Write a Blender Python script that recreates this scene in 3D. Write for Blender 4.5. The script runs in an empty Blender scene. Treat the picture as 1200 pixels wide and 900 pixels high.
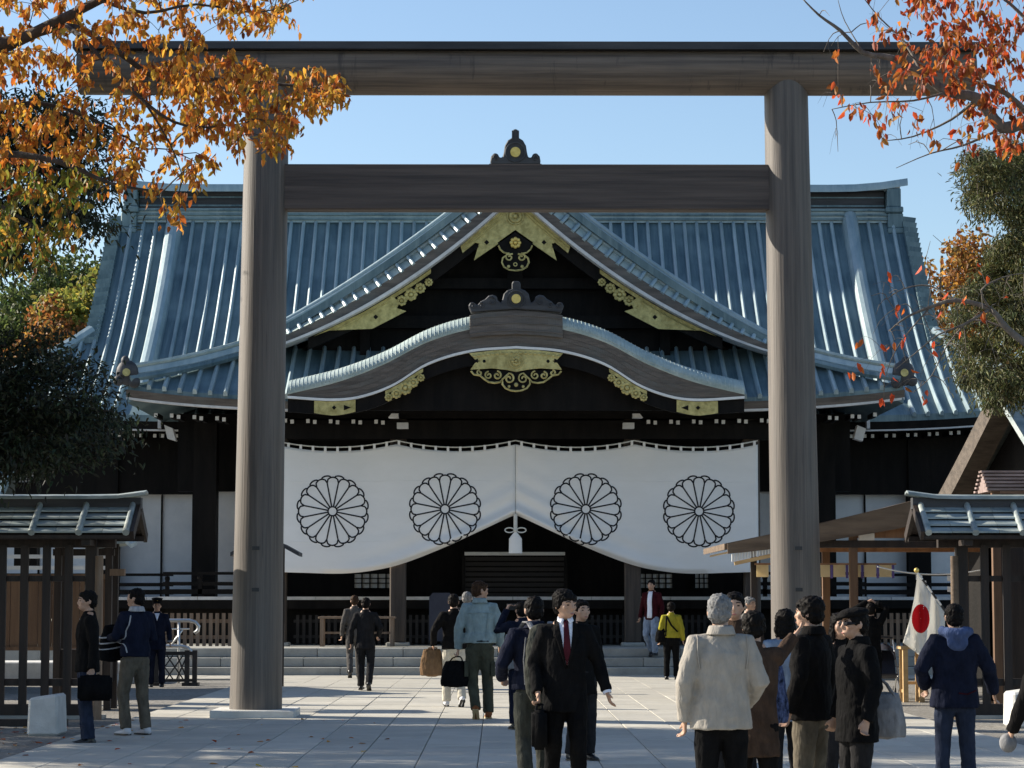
import bpy, bmesh, math, random
import numpy as np
from mathutils import Vector, Matrix, Quaternion
from mathutils.bvhtree import BVHTree

R = math.radians
V = Vector
scene = bpy.context.scene
col = scene.collection
random.seed(7)

# ------------------------------------------------------------------ camera
F = 2856.0                                   # focal length in photo pixels (1200 wide)
CAM = V((-0.4, 0.0, 1.6))
PITCH = math.atan(256 / F)
YAW = -math.atan(16 / F)
cd = bpy.data.cameras.new('camera')
cam = bpy.data.objects.new('camera', cd)
col.objects.link(cam)
cam.location = CAM
cam.rotation_euler = (math.pi / 2 + PITCH, 0, YAW)
cd.sensor_width = 36
cd.lens = F / 1200 * 36
cd.clip_start = 0.5
cd.clip_end = 3000
scene.camera = cam
scene.render.resolution_x, scene.render.resolution_y = 1024, 768

# ------------------------------------------------------------------ sky, sun, exposure
SUN_EL, SUN_AZ = R(28), R(20)                # sun stands on the left, behind the hall
world = bpy.data.worlds.new('World')
scene.world = world
world.use_nodes = True
wn = world.node_tree
bgn = wn.nodes['Background']
sky = wn.nodes.new('ShaderNodeTexSky')
sky.sky_type = 'NISHITA'
sky.sun_disc = False
sky.sun_elevation = SUN_EL
sky.sun_rotation = math.atan2(-math.cos(SUN_AZ), math.sin(SUN_AZ))
sky.air_density = 1.0
sky.dust_density = 0.6
sky.ozone_density = 2.2
wn.links.new(sky.outputs[0], bgn.inputs[0])
bgn.inputs[1].default_value = 0.095
ld = bpy.data.lights.new('sun', 'SUN')
ld.energy = 5.0
ld.angle = R(0.5)
ld.color = (1.0, 0.91, 0.77)
sun = bpy.data.objects.new('sun', ld)
col.objects.link(sun)
tr = V((math.cos(SUN_EL) * math.cos(SUN_AZ), -math.cos(SUN_EL) * math.sin(SUN_AZ), -math.sin(SUN_EL)))
sun.rotation_euler = tr.to_track_quat('-Z', 'Y').to_euler()
sun.location = (-20, 40, 30)
scene.view_settings.view_transform = 'Standard'
scene.view_settings.look = 'None'
scene.view_settings.gamma = 1
scene.view_settings.use_curve_mapping = False
scene.view_settings.exposure = 0.9

# ------------------------------------------------------------------ helpers
CMAT = Matrix.Rotation(YAW, 3, 'Z') @ Matrix.Rotation(math.pi / 2 + PITCH, 3, 'X')


def P(px, py, d):
    """photo pixel -> world point on the vertical plane y = d"""
    v = CMAT @ V(((px - 600) / F, (450 - py) / F, -1.0))
    return CAM + v * (d / v.y)


def G(px, py, z=0.0):
    """photo pixel -> world point on the ground"""
    v = CMAT @ V(((px - 600) / F, (450 - py) / F, -1.0))
    return CAM + v * ((z - CAM.z) / v.z)


def mat(name, c1, c2=None, sc=(4, 4, 4), rough=0.75, bump=0.0, bsc=30.0, bstretch=None, metal=0.0, rnd=0.0,
        detail=5, c3=None, c3sc=0.6, c3amt=0.5, spec=0.4, sheen=0.0, streak=None, contrast=(0.35, 0.65)):
    m = bpy.data.materials.new(name)
    m.use_nodes = True
    nt = m.node_tree
    b = nt.nodes['Principled BSDF']
    b.inputs['Roughness'].default_value = rough
    b.inputs['Metallic'].default_value = metal
    b.inputs['Specular IOR Level'].default_value = spec
    if sheen:
        b.inputs['Sheen Weight'].default_value = sheen
        b.inputs['Sheen Roughness'].default_value = 0.35
        b.inputs['Sheen Tint'].default_value = (1.0, .93, .84, 1)
    L = nt.links.new
    tc = nt.nodes.new('ShaderNodeTexCoord')
    oi = nt.nodes.new('ShaderNodeObjectInfo')
    add = nt.nodes.new('ShaderNodeVectorMath'); add.operation = 'MULTIPLY_ADD'
    add.inputs[1].default_value = (1, 1, 1)
    rv = nt.nodes.new('ShaderNodeCombineXYZ')
    mul = nt.nodes.new('ShaderNodeMath'); mul.operation = 'MULTIPLY'; mul.inputs[1].default_value = 37.0
    L(oi.outputs['Random'], mul.inputs[0])
    for k in range(3):
        L(mul.outputs[0], rv.inputs[k])
    L(tc.outputs['Object'], add.inputs[0])
    L(rv.outputs[0], add.inputs[2])
    mp = nt.nodes.new('ShaderNodeMapping')
    mp.inputs['Scale'].default_value = sc
    L(add.outputs[0], mp.inputs[0])
    n = nt.nodes.new('ShaderNodeTexNoise')
    n.inputs['Scale'].default_value = 1.0
    n.inputs['Detail'].default_value = detail
    n.inputs['Roughness'].default_value = 0.65
    L(mp.outputs[0], n.inputs['Vector'])
    cr = nt.nodes.new('ShaderNodeValToRGB')
    cr.color_ramp.elements[0].position, cr.color_ramp.elements[1].position = contrast
    cr.color_ramp.elements[0].color = (*c1, 1)
    cr.color_ramp.elements[1].color = (*(c2 or c1), 1)
    L(n.outputs['Fac'], cr.inputs[0])
    out = cr.outputs[0]
    if c3:
        n3 = nt.nodes.new('ShaderNodeTexNoise')
        n3.inputs['Scale'].default_value = c3sc
        n3.inputs['Detail'].default_value = 6
        L(add.outputs[0], n3.inputs['Vector'])
        r3 = nt.nodes.new('ShaderNodeMapRange')
        r3.inputs[1].default_value, r3.inputs[2].default_value = 0.45, 0.68
        r3.inputs[3].default_value, r3.inputs[4].default_value = 0, c3amt
        L(n3.outputs['Fac'], r3.inputs[0])
        mx = nt.nodes.new('ShaderNodeMix'); mx.data_type = 'RGBA'
        L(r3.outputs[0], mx.inputs[0]); L(out, mx.inputs[6])
        mx.inputs[7].default_value = (*c3, 1)
        out = mx.outputs[2]
    if streak:                                       # (scale vector, colour, low, high, amount)
        ms = nt.nodes.new('ShaderNodeMapping'); ms.inputs['Scale'].default_value = streak[0]
        L(add.outputs[0], ms.inputs[0])
        ns = nt.nodes.new('ShaderNodeTexNoise'); ns.inputs['Scale'].default_value = 1.0; ns.inputs['Detail'].default_value = 7
        ns.inputs['Roughness'].default_value = 0.7
        L(ms.outputs[0], ns.inputs['Vector'])
        rs = nt.nodes.new('ShaderNodeMapRange')
        rs.inputs[1].default_value, rs.inputs[2].default_value = streak[2], streak[3]
        rs.inputs[3].default_value, rs.inputs[4].default_value = 0, streak[4]
        L(ns.outputs['Fac'], rs.inputs[0])
        mk = nt.nodes.new('ShaderNodeMix'); mk.data_type = 'RGBA'
        L(rs.outputs[0], mk.inputs[0]); L(out, mk.inputs[6])
        mk.inputs[7].default_value = (*streak[1], 1)
        out = mk.outputs[2]
    if rnd:
        hs = nt.nodes.new('ShaderNodeHueSaturation')
        mr = nt.nodes.new('ShaderNodeMapRange')
        mr.inputs[3].default_value, mr.inputs[4].default_value = 1 - rnd, 1 + rnd
        L(oi.outputs['Random'], mr.inputs[0]); L(mr.outputs[0], hs.inputs['Value'])
        L(out, hs.inputs['Color'])
        out = hs.outputs[0]
    L(out, b.inputs['Base Color'])
    if bump:
        nb = nt.nodes.new('ShaderNodeTexNoise')
        nb.inputs['Scale'].default_value = bsc
        nb.inputs['Detail'].default_value = 4
        if bstretch:
            m2 = nt.nodes.new('ShaderNodeMapping'); m2.inputs['Scale'].default_value = bstretch
            L(add.outputs[0], m2.inputs[0]); L(m2.outputs[0], nb.inputs['Vector'])
        else:
            L(add.outputs[0], nb.inputs['Vector'])
        bp = nt.nodes.new('ShaderNodeBump')
        bp.inputs['Strength'].default_value = min(1.0, bump)
        bp.inputs['Distance'].default_value = 0.02
        L(nb.outputs['Fac'], bp.inputs['Height']); L(bp.outputs[0], b.inputs['Normal'])
    return m


def leaf_mat(name, trans=0.45, rough=0.55):
    m = bpy.data.materials.new(name)
    m.use_nodes = True
    nt = m.node_tree
    L = nt.links.new
    at = nt.nodes.new('ShaderNodeAttribute'); at.attribute_name = 'tint'
    b = nt.nodes['Principled BSDF']
    b.inputs['Roughness'].default_value = rough
    b.inputs['Specular IOR Level'].default_value = 0.35
    t = nt.nodes.new('ShaderNodeBsdfTranslucent')
    mx = nt.nodes.new('ShaderNodeMixShader'); mx.inputs[0].default_value = trans
    L(at.outputs['Color'], b.inputs['Base Color']); L(at.outputs['Color'], t.inputs['Color'])
    L(b.outputs[0], mx.inputs[1]); L(t.outputs[0], mx.inputs[2])
    L(mx.outputs[0], nt.nodes['Material Output'].inputs['Surface'])
    return m


M = {}
M['torii_wood'] = mat('torii_wood', (0.045, 0.036, 0.029), (0.118, 0.095, 0.076), (16, 16, 0.42), 0.6, 0.3, 1, (40, 40, 1.2), c3=(0.115, 0.098, 0.084), c3sc=0.5, c3amt=0.45, spec=0.8, sheen=0.12, streak=((38, 38, 0.7), (0.022, 0.017, 0.014), 0.60, 0.66, 0.75))
M['torii_beam'] = mat('torii_beam', (0.085, 0.066, 0.052), (0.20, 0.155, 0.118), (0.4, 14, 14), 0.66, 0.35, 1, (1.2, 40, 40), c3=(0.09, 0.075, 0.068), c3sc=0.9, c3amt=0.6, sheen=.3, streak=((5.5, 1.5, 0.6), (0.04, 0.035, 0.032), 0.57, 0.66, 0.65))
M['torii_tie'] = mat('torii_tie', (0.05, 0.039, 0.034), (0.11, 0.085, 0.07), (0.4, 14, 14), 0.6, 0.3, 1, (1.2, 40, 40))
M['dark_copper'] = mat('dark_copper', (0.026, 0.027, 0.031), (0.066, 0.066, 0.07), (0.5, 6, 6), 0.6, 0.25, 12)
M['copper'] = mat('copper', (0.07, 0.122, 0.145), (0.145, 0.212, 0.23), (5, 0.5, 0.5), 0.48, 0.25, 6, metal=0.15, c3=(0.27, 0.36, 0.37), c3sc=0.7, c3amt=0.5, streak=((7, 0.35, 0.35), (0.24, 0.31, 0.31), 0.55, 0.68, 0.6))
M['copper_rib'] = mat('copper_rib', (0.215, 0.305, 0.34), (0.37, 0.455, 0.47), (3, 0.8, 0.8), 0.42, 0.2, 10, metal=0.12, rnd=0.12, spec=0.9)
M['copper_pale'] = mat('copper_pale', (0.30, 0.375, 0.36), (0.46, 0.53, 0.50), (3, 3, 3), 0.5, 0.3, 25, (40, 1, 1), metal=0.05)
M['copper_brown'] = mat('copper_brown', (0.075, 0.062, 0.052), (0.155, 0.128, 0.108), (1.0, 6, 9), 0.6, 0.4, 1, (60, 3, 3), c3=(0.11, 0.12, 0.115), c3sc=1.5)
M['copper_green'] = mat('copper_green', (0.18, 0.23, 0.24), (0.40, 0.445, 0.44), (2, 6, 6), 0.5, 0.3, 8, metal=0.1, rnd=0.15, c3=(0.42, 0.42, 0.33), c3sc=1.2, c3amt=0.5)
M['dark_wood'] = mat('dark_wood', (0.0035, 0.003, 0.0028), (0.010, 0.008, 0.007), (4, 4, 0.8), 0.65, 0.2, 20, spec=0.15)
M['post_wood'] = mat('post_wood', (0.042, 0.031, 0.024), (0.085, 0.063, 0.048), (8, 8, 0.5), 0.65, 0.3, 1, (40, 40, 1.5))
M['screen_wood'] = mat('screen_wood', (0.011, 0.009, 0.008), (0.024, 0.019, 0.016), (0.6, 6, 6), 0.65, 0.2, 20)
M['fence_wood'] = mat('fence_wood', (0.014, 0.0095, 0.008), (0.034, 0.022, 0.0165), (9, 9, 0.6), 0.6, 0.3, 1, (40, 40, 1.5), rnd=0.12)
M['brown_wood'] = mat('brown_wood', (0.20, 0.10, 0.05), (0.34, 0.185, 0.095), (6, 6, 0.5), 0.6, 0.3, 1, (40, 40, 1.5), rnd=0.12)
M['plank_wood'] = mat('plank_wood', (0.11, 0.06, 0.034), (0.19, 0.11, 0.062), (6, 6, 0.5), 0.65, 0.3, 1, (40, 40, 1.5), rnd=0.12)
M['pale_wood'] = mat('pale_wood', (0.42, 0.27, 0.12), (0.58, 0.40, 0.20), (0.6, 6, 6), 0.6, 0.2, 1, (2, 40, 40), rnd=0.08)
M['picket_wood'] = mat('picket_wood', (0.15, 0.10, 0.065), (0.25, 0.175, 0.12), (8, 8, 1), 0.7, 0.3, 30)
M['roof_board'] = mat('roof_board', (0.09, 0.062, 0.042), (0.18, 0.128, 0.086), (0.8, 6, 6), 0.75, 0.3, 1, (2, 30, 30))
M['verge_brown'] = mat('verge_brown', (0.075, 0.06, 0.048), (0.15, 0.12, 0.095), (2, 9, 9), 0.75, 0.4, 1, (3, 60, 60))
M['shingle'] = mat('shingle', (0.20, 0.145, 0.13), (0.34, 0.26, 0.24), (1.5, 6, 6), 0.7, 0.3, 20, rnd=0.15)
M['white_paint'] = mat('white_paint', (0.68, 0.68, 0.66), (0.82, 0.81, 0.78), (3, 3, 3), 0.6)
M['edge_paint'] = mat('edge_paint', (0.50, 0.49, 0.48), (0.66, 0.65, 0.63), (3, 3, 3), 0.6)
M['plaster'] = mat('plaster', (0.66, 0.67, 0.68), (0.78, 0.78, 0.78), (1.2, 1.2, 1.2), 0.85, 0.1, 25)
M['gold'] = mat('gold', (0.34, 0.28, 0.10), (0.62, 0.53, 0.22), (7, 7, 7), 0.42, 0.5, 18, metal=0.35)
M['gold_bright'] = mat('gold_bright', (0.60, 0.42, 0.10), (0.78, 0.58, 0.18), (9, 9, 9), 0.35, 0.3, 30, metal=0.5)
M['curtain'] = mat('curtain', (0.85, 0.825, 0.785), (0.89, 0.865, 0.83), (0.9, 0.9, 2.5), 0.9, 0.12, 60, spec=0.1)
M['crest_ink'] = mat('crest_ink', (0.016, 0.016, 0.019), (0.028, 0.028, 0.032), (8, 8, 8), 0.85, spec=0.1)
M['rope'] = mat('rope', (0.62, 0.60, 0.54), (0.74, 0.72, 0.66), (20, 20, 20), 0.9, 0.3, 60)
M['slab'] = mat('slab', (0.40, 0.38, 0.325), (0.50, 0.475, 0.41), (2.2, 2.2, 2.2), 0.8, 0.25, 70, rnd=0.10, c3=(0.33, 0.32, 0.29), c3sc=1.1, c3amt=0.45, streak=((5, 5, 5), (0.24, 0.23, 0.205), 0.60, 0.72, 0.6))
M['joint'] = mat('joint', (0.17, 0.16, 0.14), (0.25, 0.235, 0.205), (6, 6, 6), 0.95, 0.3, 60)
M['stone'] = mat('stone', (0.30, 0.30, 0.275), (0.42, 0.415, 0.38), (3, 3, 3), 0.85, 0.4, 60, rnd=0.09, c3=(0.2, 0.2, 0.18), c3sc=1.5, c3amt=0.4)
M['pale_stone'] = mat('pale_stone', (0.55, 0.54, 0.51), (0.68, 0.67, 0.63), (5, 5, 5), 0.8, 0.3, 60, c3=(0.4, 0.4, 0.37), c3sc=2, c3amt=0.4)
M['gravel'] = mat('gravel', (0.13, 0.122, 0.108), (0.30, 0.285, 0.255), (14, 14, 14), 0.95, 0.8, 40, detail=8, c3=(0.17, 0.155, 0.13), c3sc=0.35, c3amt=0.6)
M['steel'] = mat('steel', (0.55, 0.55, 0.54), (0.66, 0.66, 0.65), (6, 6, 6), 0.35, metal=0.8)
M['black_metal'] = mat('black_metal', (0.02, 0.02, 0.022), (0.035, 0.035, 0.037), (6, 6, 6), 0.45)
M['shoji'] = mat('shoji', (0.60, 0.60, 0.58), (0.7, 0.7, 0.68), (5, 5, 5), 0.9)
M['bark'] = mat('bark', (0.028, 0.022, 0.018), (0.07, 0.055, 0.045), (12, 12, 3), 0.9, 0.8, 18)
M['bark_grey'] = mat('bark_grey', (0.09, 0.075, 0.062), (0.18, 0.155, 0.13), (12, 12, 4), 0.9, 0.6, 22)
M['leaf'] = leaf_mat('leaf', 0.5)
M['needle'] = leaf_mat('needle', 0.25, 0.6)
M['navy_board'] = mat('navy_board', (0.016, 0.019, 0.034), (0.026, 0.03, 0.048), (3, 3, 3), 0.6)
M['purple'] = mat('purple', (0.10, 0.07, 0.22), (0.14, 0.10, 0.28), (5, 5, 5), 0.8)
M['card'] = mat('card', (0.72, 0.60, 0.36), (0.80, 0.68, 0.44), (6, 6, 6), 0.8, rnd=0.06)
M['paper'] = mat('paper', (0.72, 0.70, 0.66), (0.8, 0.78, 0.74), (6, 6, 6), 0.9)
M['red'] = mat('red', (0.55, 0.012, 0.018), (0.62, 0.02, 0.025), (5, 5, 5), 0.85, spec=0.1)
M['flag_white'] = mat('flag_white', (0.74, 0.72, 0.67), (0.80, 0.78, 0.73), (4, 4, 4), 0.9, spec=0.1)
for mm_ in ('flag_white', 'red', 'card'):                # thin cloth and paper let light through
    nt_ = M[mm_].node_tree
    b_ = nt_.nodes['Principled BSDF']
    t_ = nt_.nodes.new('ShaderNodeBsdfTranslucent')
    x_ = nt_.nodes.new('ShaderNodeMixShader'); x_.inputs[0].default_value = .45
    nt_.links.new(b_.inputs['Base Color'].links[0].from_socket, t_.inputs['Color'])
    nt_.links.new(b_.outputs[0], x_.inputs[1]); nt_.links.new(t_.outputs[0], x_.inputs[2])
    nt_.links.new(x_.outputs[0], nt_.nodes['Material Output'].inputs['Surface'])


class MB:
    """collects shapes in world coordinates, build() links them as ONE mesh object"""
    def __init__(s):
        s.v, s.f = [], []

    def add(s, vs, fs):
        n = len(s.v)
        s.v += [tuple(p) for p in vs]
        s.f += [tuple(i + n for i in q) for q in fs]
        return s

    def box(s, x0, x1, y0, y1, z0, z1):
        return s.add([(x0, y0, z0), (x1, y0, z0), (x1, y1, z0), (x0, y1, z0), (x0, y0, z1), (x1, y0, z1), (x1, y1, z1), (x0, y1, z1)],
                     [(0, 3, 2, 1), (4, 5, 6, 7), (0, 1, 5, 4), (1, 2, 6, 5), (2, 3, 7, 6), (3, 0, 4, 7)])

    def bar(s, a, b, w, h, up=(0, 0, 1)):
        a, b = V(a), V(b)
        d = (b - a).normalized()
        up = V(up)
        sd = d.cross(up)
        if sd.length < 1e-4:
            sd = d.cross(V((1, 0, 0)))
        sd.normalize()
        u = sd.cross(d)
        sd, u = sd * w / 2, u * h / 2
        vs = []
        for p in (a, b):
            vs += [p - sd - u, p + sd - u, p + sd + u, p - sd + u]
        return s.add(vs, [(0, 1, 2, 3), (7, 6, 5, 4), (0, 4, 5, 1), (1, 5, 6, 2), (2, 6, 7, 3), (3, 7, 4, 0)])

    def tube(s, pts, rad, seg=8, cap=True, ref=None, dome=False):
        """rad: number, or list of numbers, or list of (rx, ry); ref fixes the rx axis"""
        pts = [V(p) for p in pts]
        n = len(pts)
        if not isinstance(rad, (list, tuple)):
            rad = [rad] * n
        rad = [(r, r) if not isinstance(r, (list, tuple)) else r for r in rad]
        if dome:
            d0 = (pts[0] - pts[1]).normalized()
            d1 = (pts[-1] - pts[-2]).normalized()
            a, b = rad[0], rad[-1]
            ra, rb = min(a), min(b)
            pts = [pts[0] + d0 * ra * .95, pts[0] + d0 * ra * .7] + pts + [pts[-1] + d1 * rb * .7, pts[-1] + d1 * rb * .95]
            rad = [(a[0] * .3, a[1] * .3), (a[0] * .72, a[1] * .72)] + rad + [(b[0] * .72, b[1] * .72), (b[0] * .3, b[1] * .3)]
            n += 4
        vs, fs = [], []
        prev = None
        for i in range(n):
            t = (pts[min(i + 1, n - 1)] - pts[max(i - 1, 0)])
            t = t.normalized() if t.length > 1e-9 else V((0, 0, 1))
            if ref is not None:
                sd = V(ref) - t * V(ref).dot(t)
            elif prev is not None:
                sd = prev - t * prev.dot(t)
            else:
                sd = t.cross(V((0, 0, 1)))
                if sd.length < 0.05:
                    sd = V((1, 0, 0)) - t * t.x
            if sd.length < 1e-6:
                sd = t.orthogonal()
            sd.normalize()
            prev = sd
            u = t.cross(sd)
            for k in range(seg):
                a = 2 * math.pi * k / seg
                vs.append(pts[i] + sd * math.cos(a) * rad[i][0] + u * math.sin(a) * rad[i][1])
        for i in range(n - 1):
            for k in range(seg):
                k2 = (k + 1) % seg
                fs.append((i * seg + k, i * seg + k2, (i + 1) * seg + k2, (i + 1) * seg + k))
        if cap:
            fs.append(tuple(range(seg - 1, -1, -1)))
            fs.append(tuple((n - 1) * seg + k for k in range(seg)))
        return s.add(vs, fs)

    def ell(s, c, r, seg=14, rings=9, rot=None):
        c = V(c)
        vs, fs = [], []
        for i in range(rings + 1):
            th = math.pi * i / rings
            for k in range(seg):
                a = 2 * math.pi * k / seg
                p = V((r[0] * math.sin(th) * math.cos(a), r[1] * math.sin(th) * math.sin(a), r[2] * math.cos(th)))
                if rot:
                    p = rot @ p
                vs.append(c + p)
        for i in range(rings):
            for k in range(seg):
                k2 = (k + 1) % seg
                fs.append((i * seg + k, (i + 1) * seg + k, (i + 1) * seg + k2, i * seg + k2))
        return s.add(vs, fs)

    def grid(s, rows, thick=None):
        """rows of equal length of points; thick = offset vector closes it into a solid"""
        nr, nc = len(rows), len(rows[0])
        vs = [V(p) for r in rows for p in r]
        fs = [(i * nc + j, i * nc + j + 1, (i + 1) * nc + j + 1, (i + 1) * nc + j) for i in range(nr - 1) for j in range(nc - 1)]
        if thick is not None:
            o = V(thick)
            n = len(vs)
            vs += [p + o for p in vs]
            fs += [tuple(reversed([q + n for q in f])) for f in fs]
            loop = [j for j in range(nc)] + [i * nc + nc - 1 for i in range(1, nr)] + [(nr - 1) * nc + j for j in range(nc - 2, -1, -1)] + [i * nc for i in range(nr - 2, 0, -1)]
            for a, b in zip(loop, loop[1:] + loop[:1]):
                fs.append((b, a, a + n, b + n))
        return s.add(vs, fs)

    def plate(s, poly, y, th, holes=None):
        """polygon in x,z extruded from y to y+th"""
        n = len(poly)
        vs = [(x, y, z) for x, z in poly] + [(x, y + th, z) for x, z in poly]
        fs = [tuple(range(n)), tuple(range(2 * n - 1, n - 1, -1))]
        for i in range(n):
            j = (i + 1) % n
            fs.append((j, i, i + n, j + n))
        return s.add(vs, fs)

    def mesh(s, name, off=None):
        me = bpy.data.meshes.new(name)
        vs = s.v if off is None else [(x - off[0], y - off[1], z - off[2]) for x, y, z in s.v]
        me.from_pydata(vs, [], s.f)
        if any(len(f) > 4 for f in s.f):
            bm = bmesh.new(); bm.from_mesh(me)
            bmesh.ops.triangulate(bm, faces=[f for f in bm.faces if len(f.verts) > 4])
            bm.to_mesh(me); bm.free()
        bm = bmesh.new(); bm.from_mesh(me)
        bmesh.ops.recalc_face_normals(bm, faces=bm.faces)
        bm.to_mesh(me); bm.free()
        me.update()
        return me

    def build(s, name, m, parent=None, smooth=False, angle=None, bevel=None):
        off = world_loc(parent) if parent is not None else None
        me = s.mesh(name, off)
        if bevel:
            bm = bmesh.new(); bm.from_mesh(me)
            bmesh.ops.bevel(bm, geom=[e for e in bm.edges if len(e.link_faces) == 2 and e.calc_face_angle(0) > 0.6], offset=bevel, segments=1, affect='EDGES')
            bm.to_mesh(me); bm.free()
        o = obj(name, me, m, parent)
        if smooth:
            shade(me, angle)
        return o


def shade(me, angle=None):
    for p in me.polygons:
        p.use_smooth = True
    if angle:
        bm = bmesh.new(); bm.from_mesh(me)
        for e in bm.edges:
            if len(e.link_faces) == 2 and e.calc_face_angle(0) > R(angle):
                e.smooth = False
        bm.to_mesh(me); bm.free()


def world_loc(o):
    p = V((0, 0, 0))
    while o is not None:
        p = p + o.location
        o = o.parent
    return p


def obj(name, me, m=None, parent=None, loc=None, rot=None, scale=None):
    o = bpy.data.objects.new(name, me)
    col.objects.link(o)
    if m is not None and me is not None:
        mm = M[m] if isinstance(m, str) else m
        if len(me.materials) == 0:
            me.materials.append(mm)
    if parent is not None:
        o.parent = parent
    if loc is not None:
        o.location = loc
    if rot is not None:
        o.rotation_euler = rot
    if scale is not None:
        o.scale = scale
    return o


def tag(o, label=None, cat=None, group=None, kind=None):
    if label: o['label'] = label
    if cat: o['category'] = cat
    if group: o['group'] = group
    if kind: o['kind'] = kind
    return o


def empty(name, loc, label=None, cat=None, group=None):
    o = bpy.data.objects.new(name, None)
    col.objects.link(o)
    o.location = loc
    o.empty_display_size = 0.3
    return tag(o, label, cat, group)


def interp(tab, x):
    """monotone-ish cubic through (x, y) pairs"""
    if x <= tab[0][0]: return tab[0][1]
    if x >= tab[-1][0]: return tab[-1][1]
    for i in range(len(tab) - 1):
        if tab[i][0] <= x <= tab[i + 1][0]:
            x0, y0 = tab[i]; x1, y1 = tab[i + 1]
            h = x1 - x0
            def sl(k):
                a = max(k - 1, 0); b = min(k + 1, len(tab) - 1)
                return (tab[b][1] - tab[a][1]) / (tab[b][0] - tab[a][0])
            m0, m1 = sl(i) * h, sl(i + 1) * h
            t = (x - x0) / h
            return (2*t**3 - 3*t**2 + 1)*y0 + (t**3 - 2*t**2 + t)*m0 + (-2*t**3 + 3*t**2)*y1 + (t**3 - t**2)*m1


def lin(a, b, n):
    return [a + (b - a) * i / (n - 1) for i in range(n)]

# ------------------------------------------------------------------ ground and paving
g = MB()
xs = [-700, -60, -30, -12, -5.32, 5.32, 12, 30, 60, 700]
ys = [-60, 0, 10, 24, 34, 44, 53, 70, 130, 900]
g.grid([[(x, y, 0) for x in xs] for y in ys])
tag(g.build('ground', 'gravel'), kind='structure')
PZ = 0.034                                    # top of the paving
PW = 5.4
pav = MB().box(-PW - .02, PW + .02, 12, 53.3, -0.1, 0.006).box(-11, -PW - .02, 50.6, 53.3, -0.1, 0.006).box(PW + .02, 11, 50.6, 53.3, -0.1, 0.006).build('pavement', 'joint')
tag(pav, kind='structure')
SW, SL = 0.6, 1.2


def slab_mesh(name, w, l):
    b, t, e = 0.0, PZ, 0.006
    x, y = w / 2 - .004, l / 2 - .0022
    m = MB().add([(-x, -y, b), (x, -y, b), (x, y, b), (-x, y, b), (-x, -y, t - e), (x, -y, t - e), (x, y, t - e), (-x, y, t - e),
                  (-x + e, -y + e, t), (x - e, -y + e, t), (x - e, y - e, t), (-x + e, y - e, t)],
                 [(0, 1, 5, 4), (1, 2, 6, 5), (2, 3, 7, 6), (3, 0, 4, 7), (4, 5, 9, 8), (5, 6, 10, 9), (6, 7, 11, 10), (7, 4, 8, 11), (8, 9, 10, 11)])
    return m.mesh(name)


sm = slab_mesh('paving_slab', SW, SL)
half = slab_mesh('paving_half_slab', SW, SL / 2)
far = MB()
cnt = 0
for i in range(18):
    x = -PW + SW * (i + .5)
    off = 0.0 if i % 2 == 0 else SL / 2
    y = 12.0 + off
    k = 0
    while y < 53.2:
        yc = y + SL / 2
        if 22.6 < yc < 41.8:
            o = obj('paving_slab', sm, 'slab', pav, (x, yc, random.uniform(-.002, .0015)))
            cnt += 1
        else:
            e = min(y + SL, 53.2)
            if e - y > .1:
                far.box(x - SW / 2 + .004, x + SW / 2 - .004, y + .004, e - .004, 0.0, PZ + random.uniform(-.002, .0015))
        y += SL
for sgn in (-1, 1):
    for i in range(9):
        for j in range(2):
            x0 = PW + .03 + i * .6
            far.box(min(sgn * x0, sgn * (x0 + .592)), max(sgn * x0, sgn * (x0 + .592)), 50.7 + j * 1.25, 51.942 + j * 1.25, 0.0, PZ + random.uniform(-.002, .0015))
fo = far.build('paving_slabs_beyond', 'slab', pav)
fo['kind'] = 'stuff'

# ------------------------------------------------------------------ main gateway of plain logs (torii)
tg = empty('torii_gate', (0, 34, 0), 'huge weathered timber torii gate with two round pillars in front of the hall', 'gate')
for s in (-1, 1):
    MB().box(s * 3.755 - .57, s * 3.755 + .57, 33.42, 34.58, 0, PZ + .10).build('plinth', 'pale_stone', tg, bevel=.012)
    pts, rad = [], []
    for i in range(19):
        t = i / 18
        z = PZ + .09 + t * 8.86
        pts.append((s * (3.755 - .085 * t), 34, z))
        rad.append(.352 - .045 * t - .0 * t * t + .012 * (1 - t) ** 6)
    p = MB().tube(pts, rad, 40).build('pillar', 'torii_wood', tg, True, 60)
    hz = MB()
    for zz in (1.75, 2.32):
        hz.box(s * 3.74 - .05, s * 3.74 + .05, 33.645, 33.67, zz, zz + .05)
    hz.build('iron_hook', 'black_metal', tg)
# upper beam: a log with flattened top under a copper cap
pts, rad = [], []
sec = []
for k in range(24):
    a = 2 * math.pi * k / 24
    sec.append((.36 * math.cos(a), 9.09 + .335 * math.sin(a)))
rows = []
for x in lin(-6.32, 6.32, 25):
    rows.append([(x, 34 + y, min(z, 9.34)) for y, z in sec] + [(x, 34 + sec[0][0], min(sec[0][1], 9.34))])
b = MB().grid(rows)
for e in (0, -1):
    b.add(rows[e][:-1], [tuple(range(24))])
b.build('top_beam', 'torii_beam', tg, True, 50)
MB().add([(x, y, z) for x in (-6.37, 6.37) for y, z in ((33.62, 9.335), (34.38, 9.335), (34.38, 9.44), (34.0, 9.515), (33.62, 9.44))],
         [(0, 1, 2, 3, 4), (9, 8, 7, 6, 5), (0, 5, 6, 1), (1, 6, 7, 2), (2, 7, 8, 3), (3, 8, 9, 4), (4, 9, 5, 0)]).build('beam_cap', 'dark_copper', tg)
MB().box(-3.55, 3.55, 33.86, 34.14, 7.095, 7.74).build('tie_beam', 'torii_tie', tg, bevel=.015)

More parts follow.
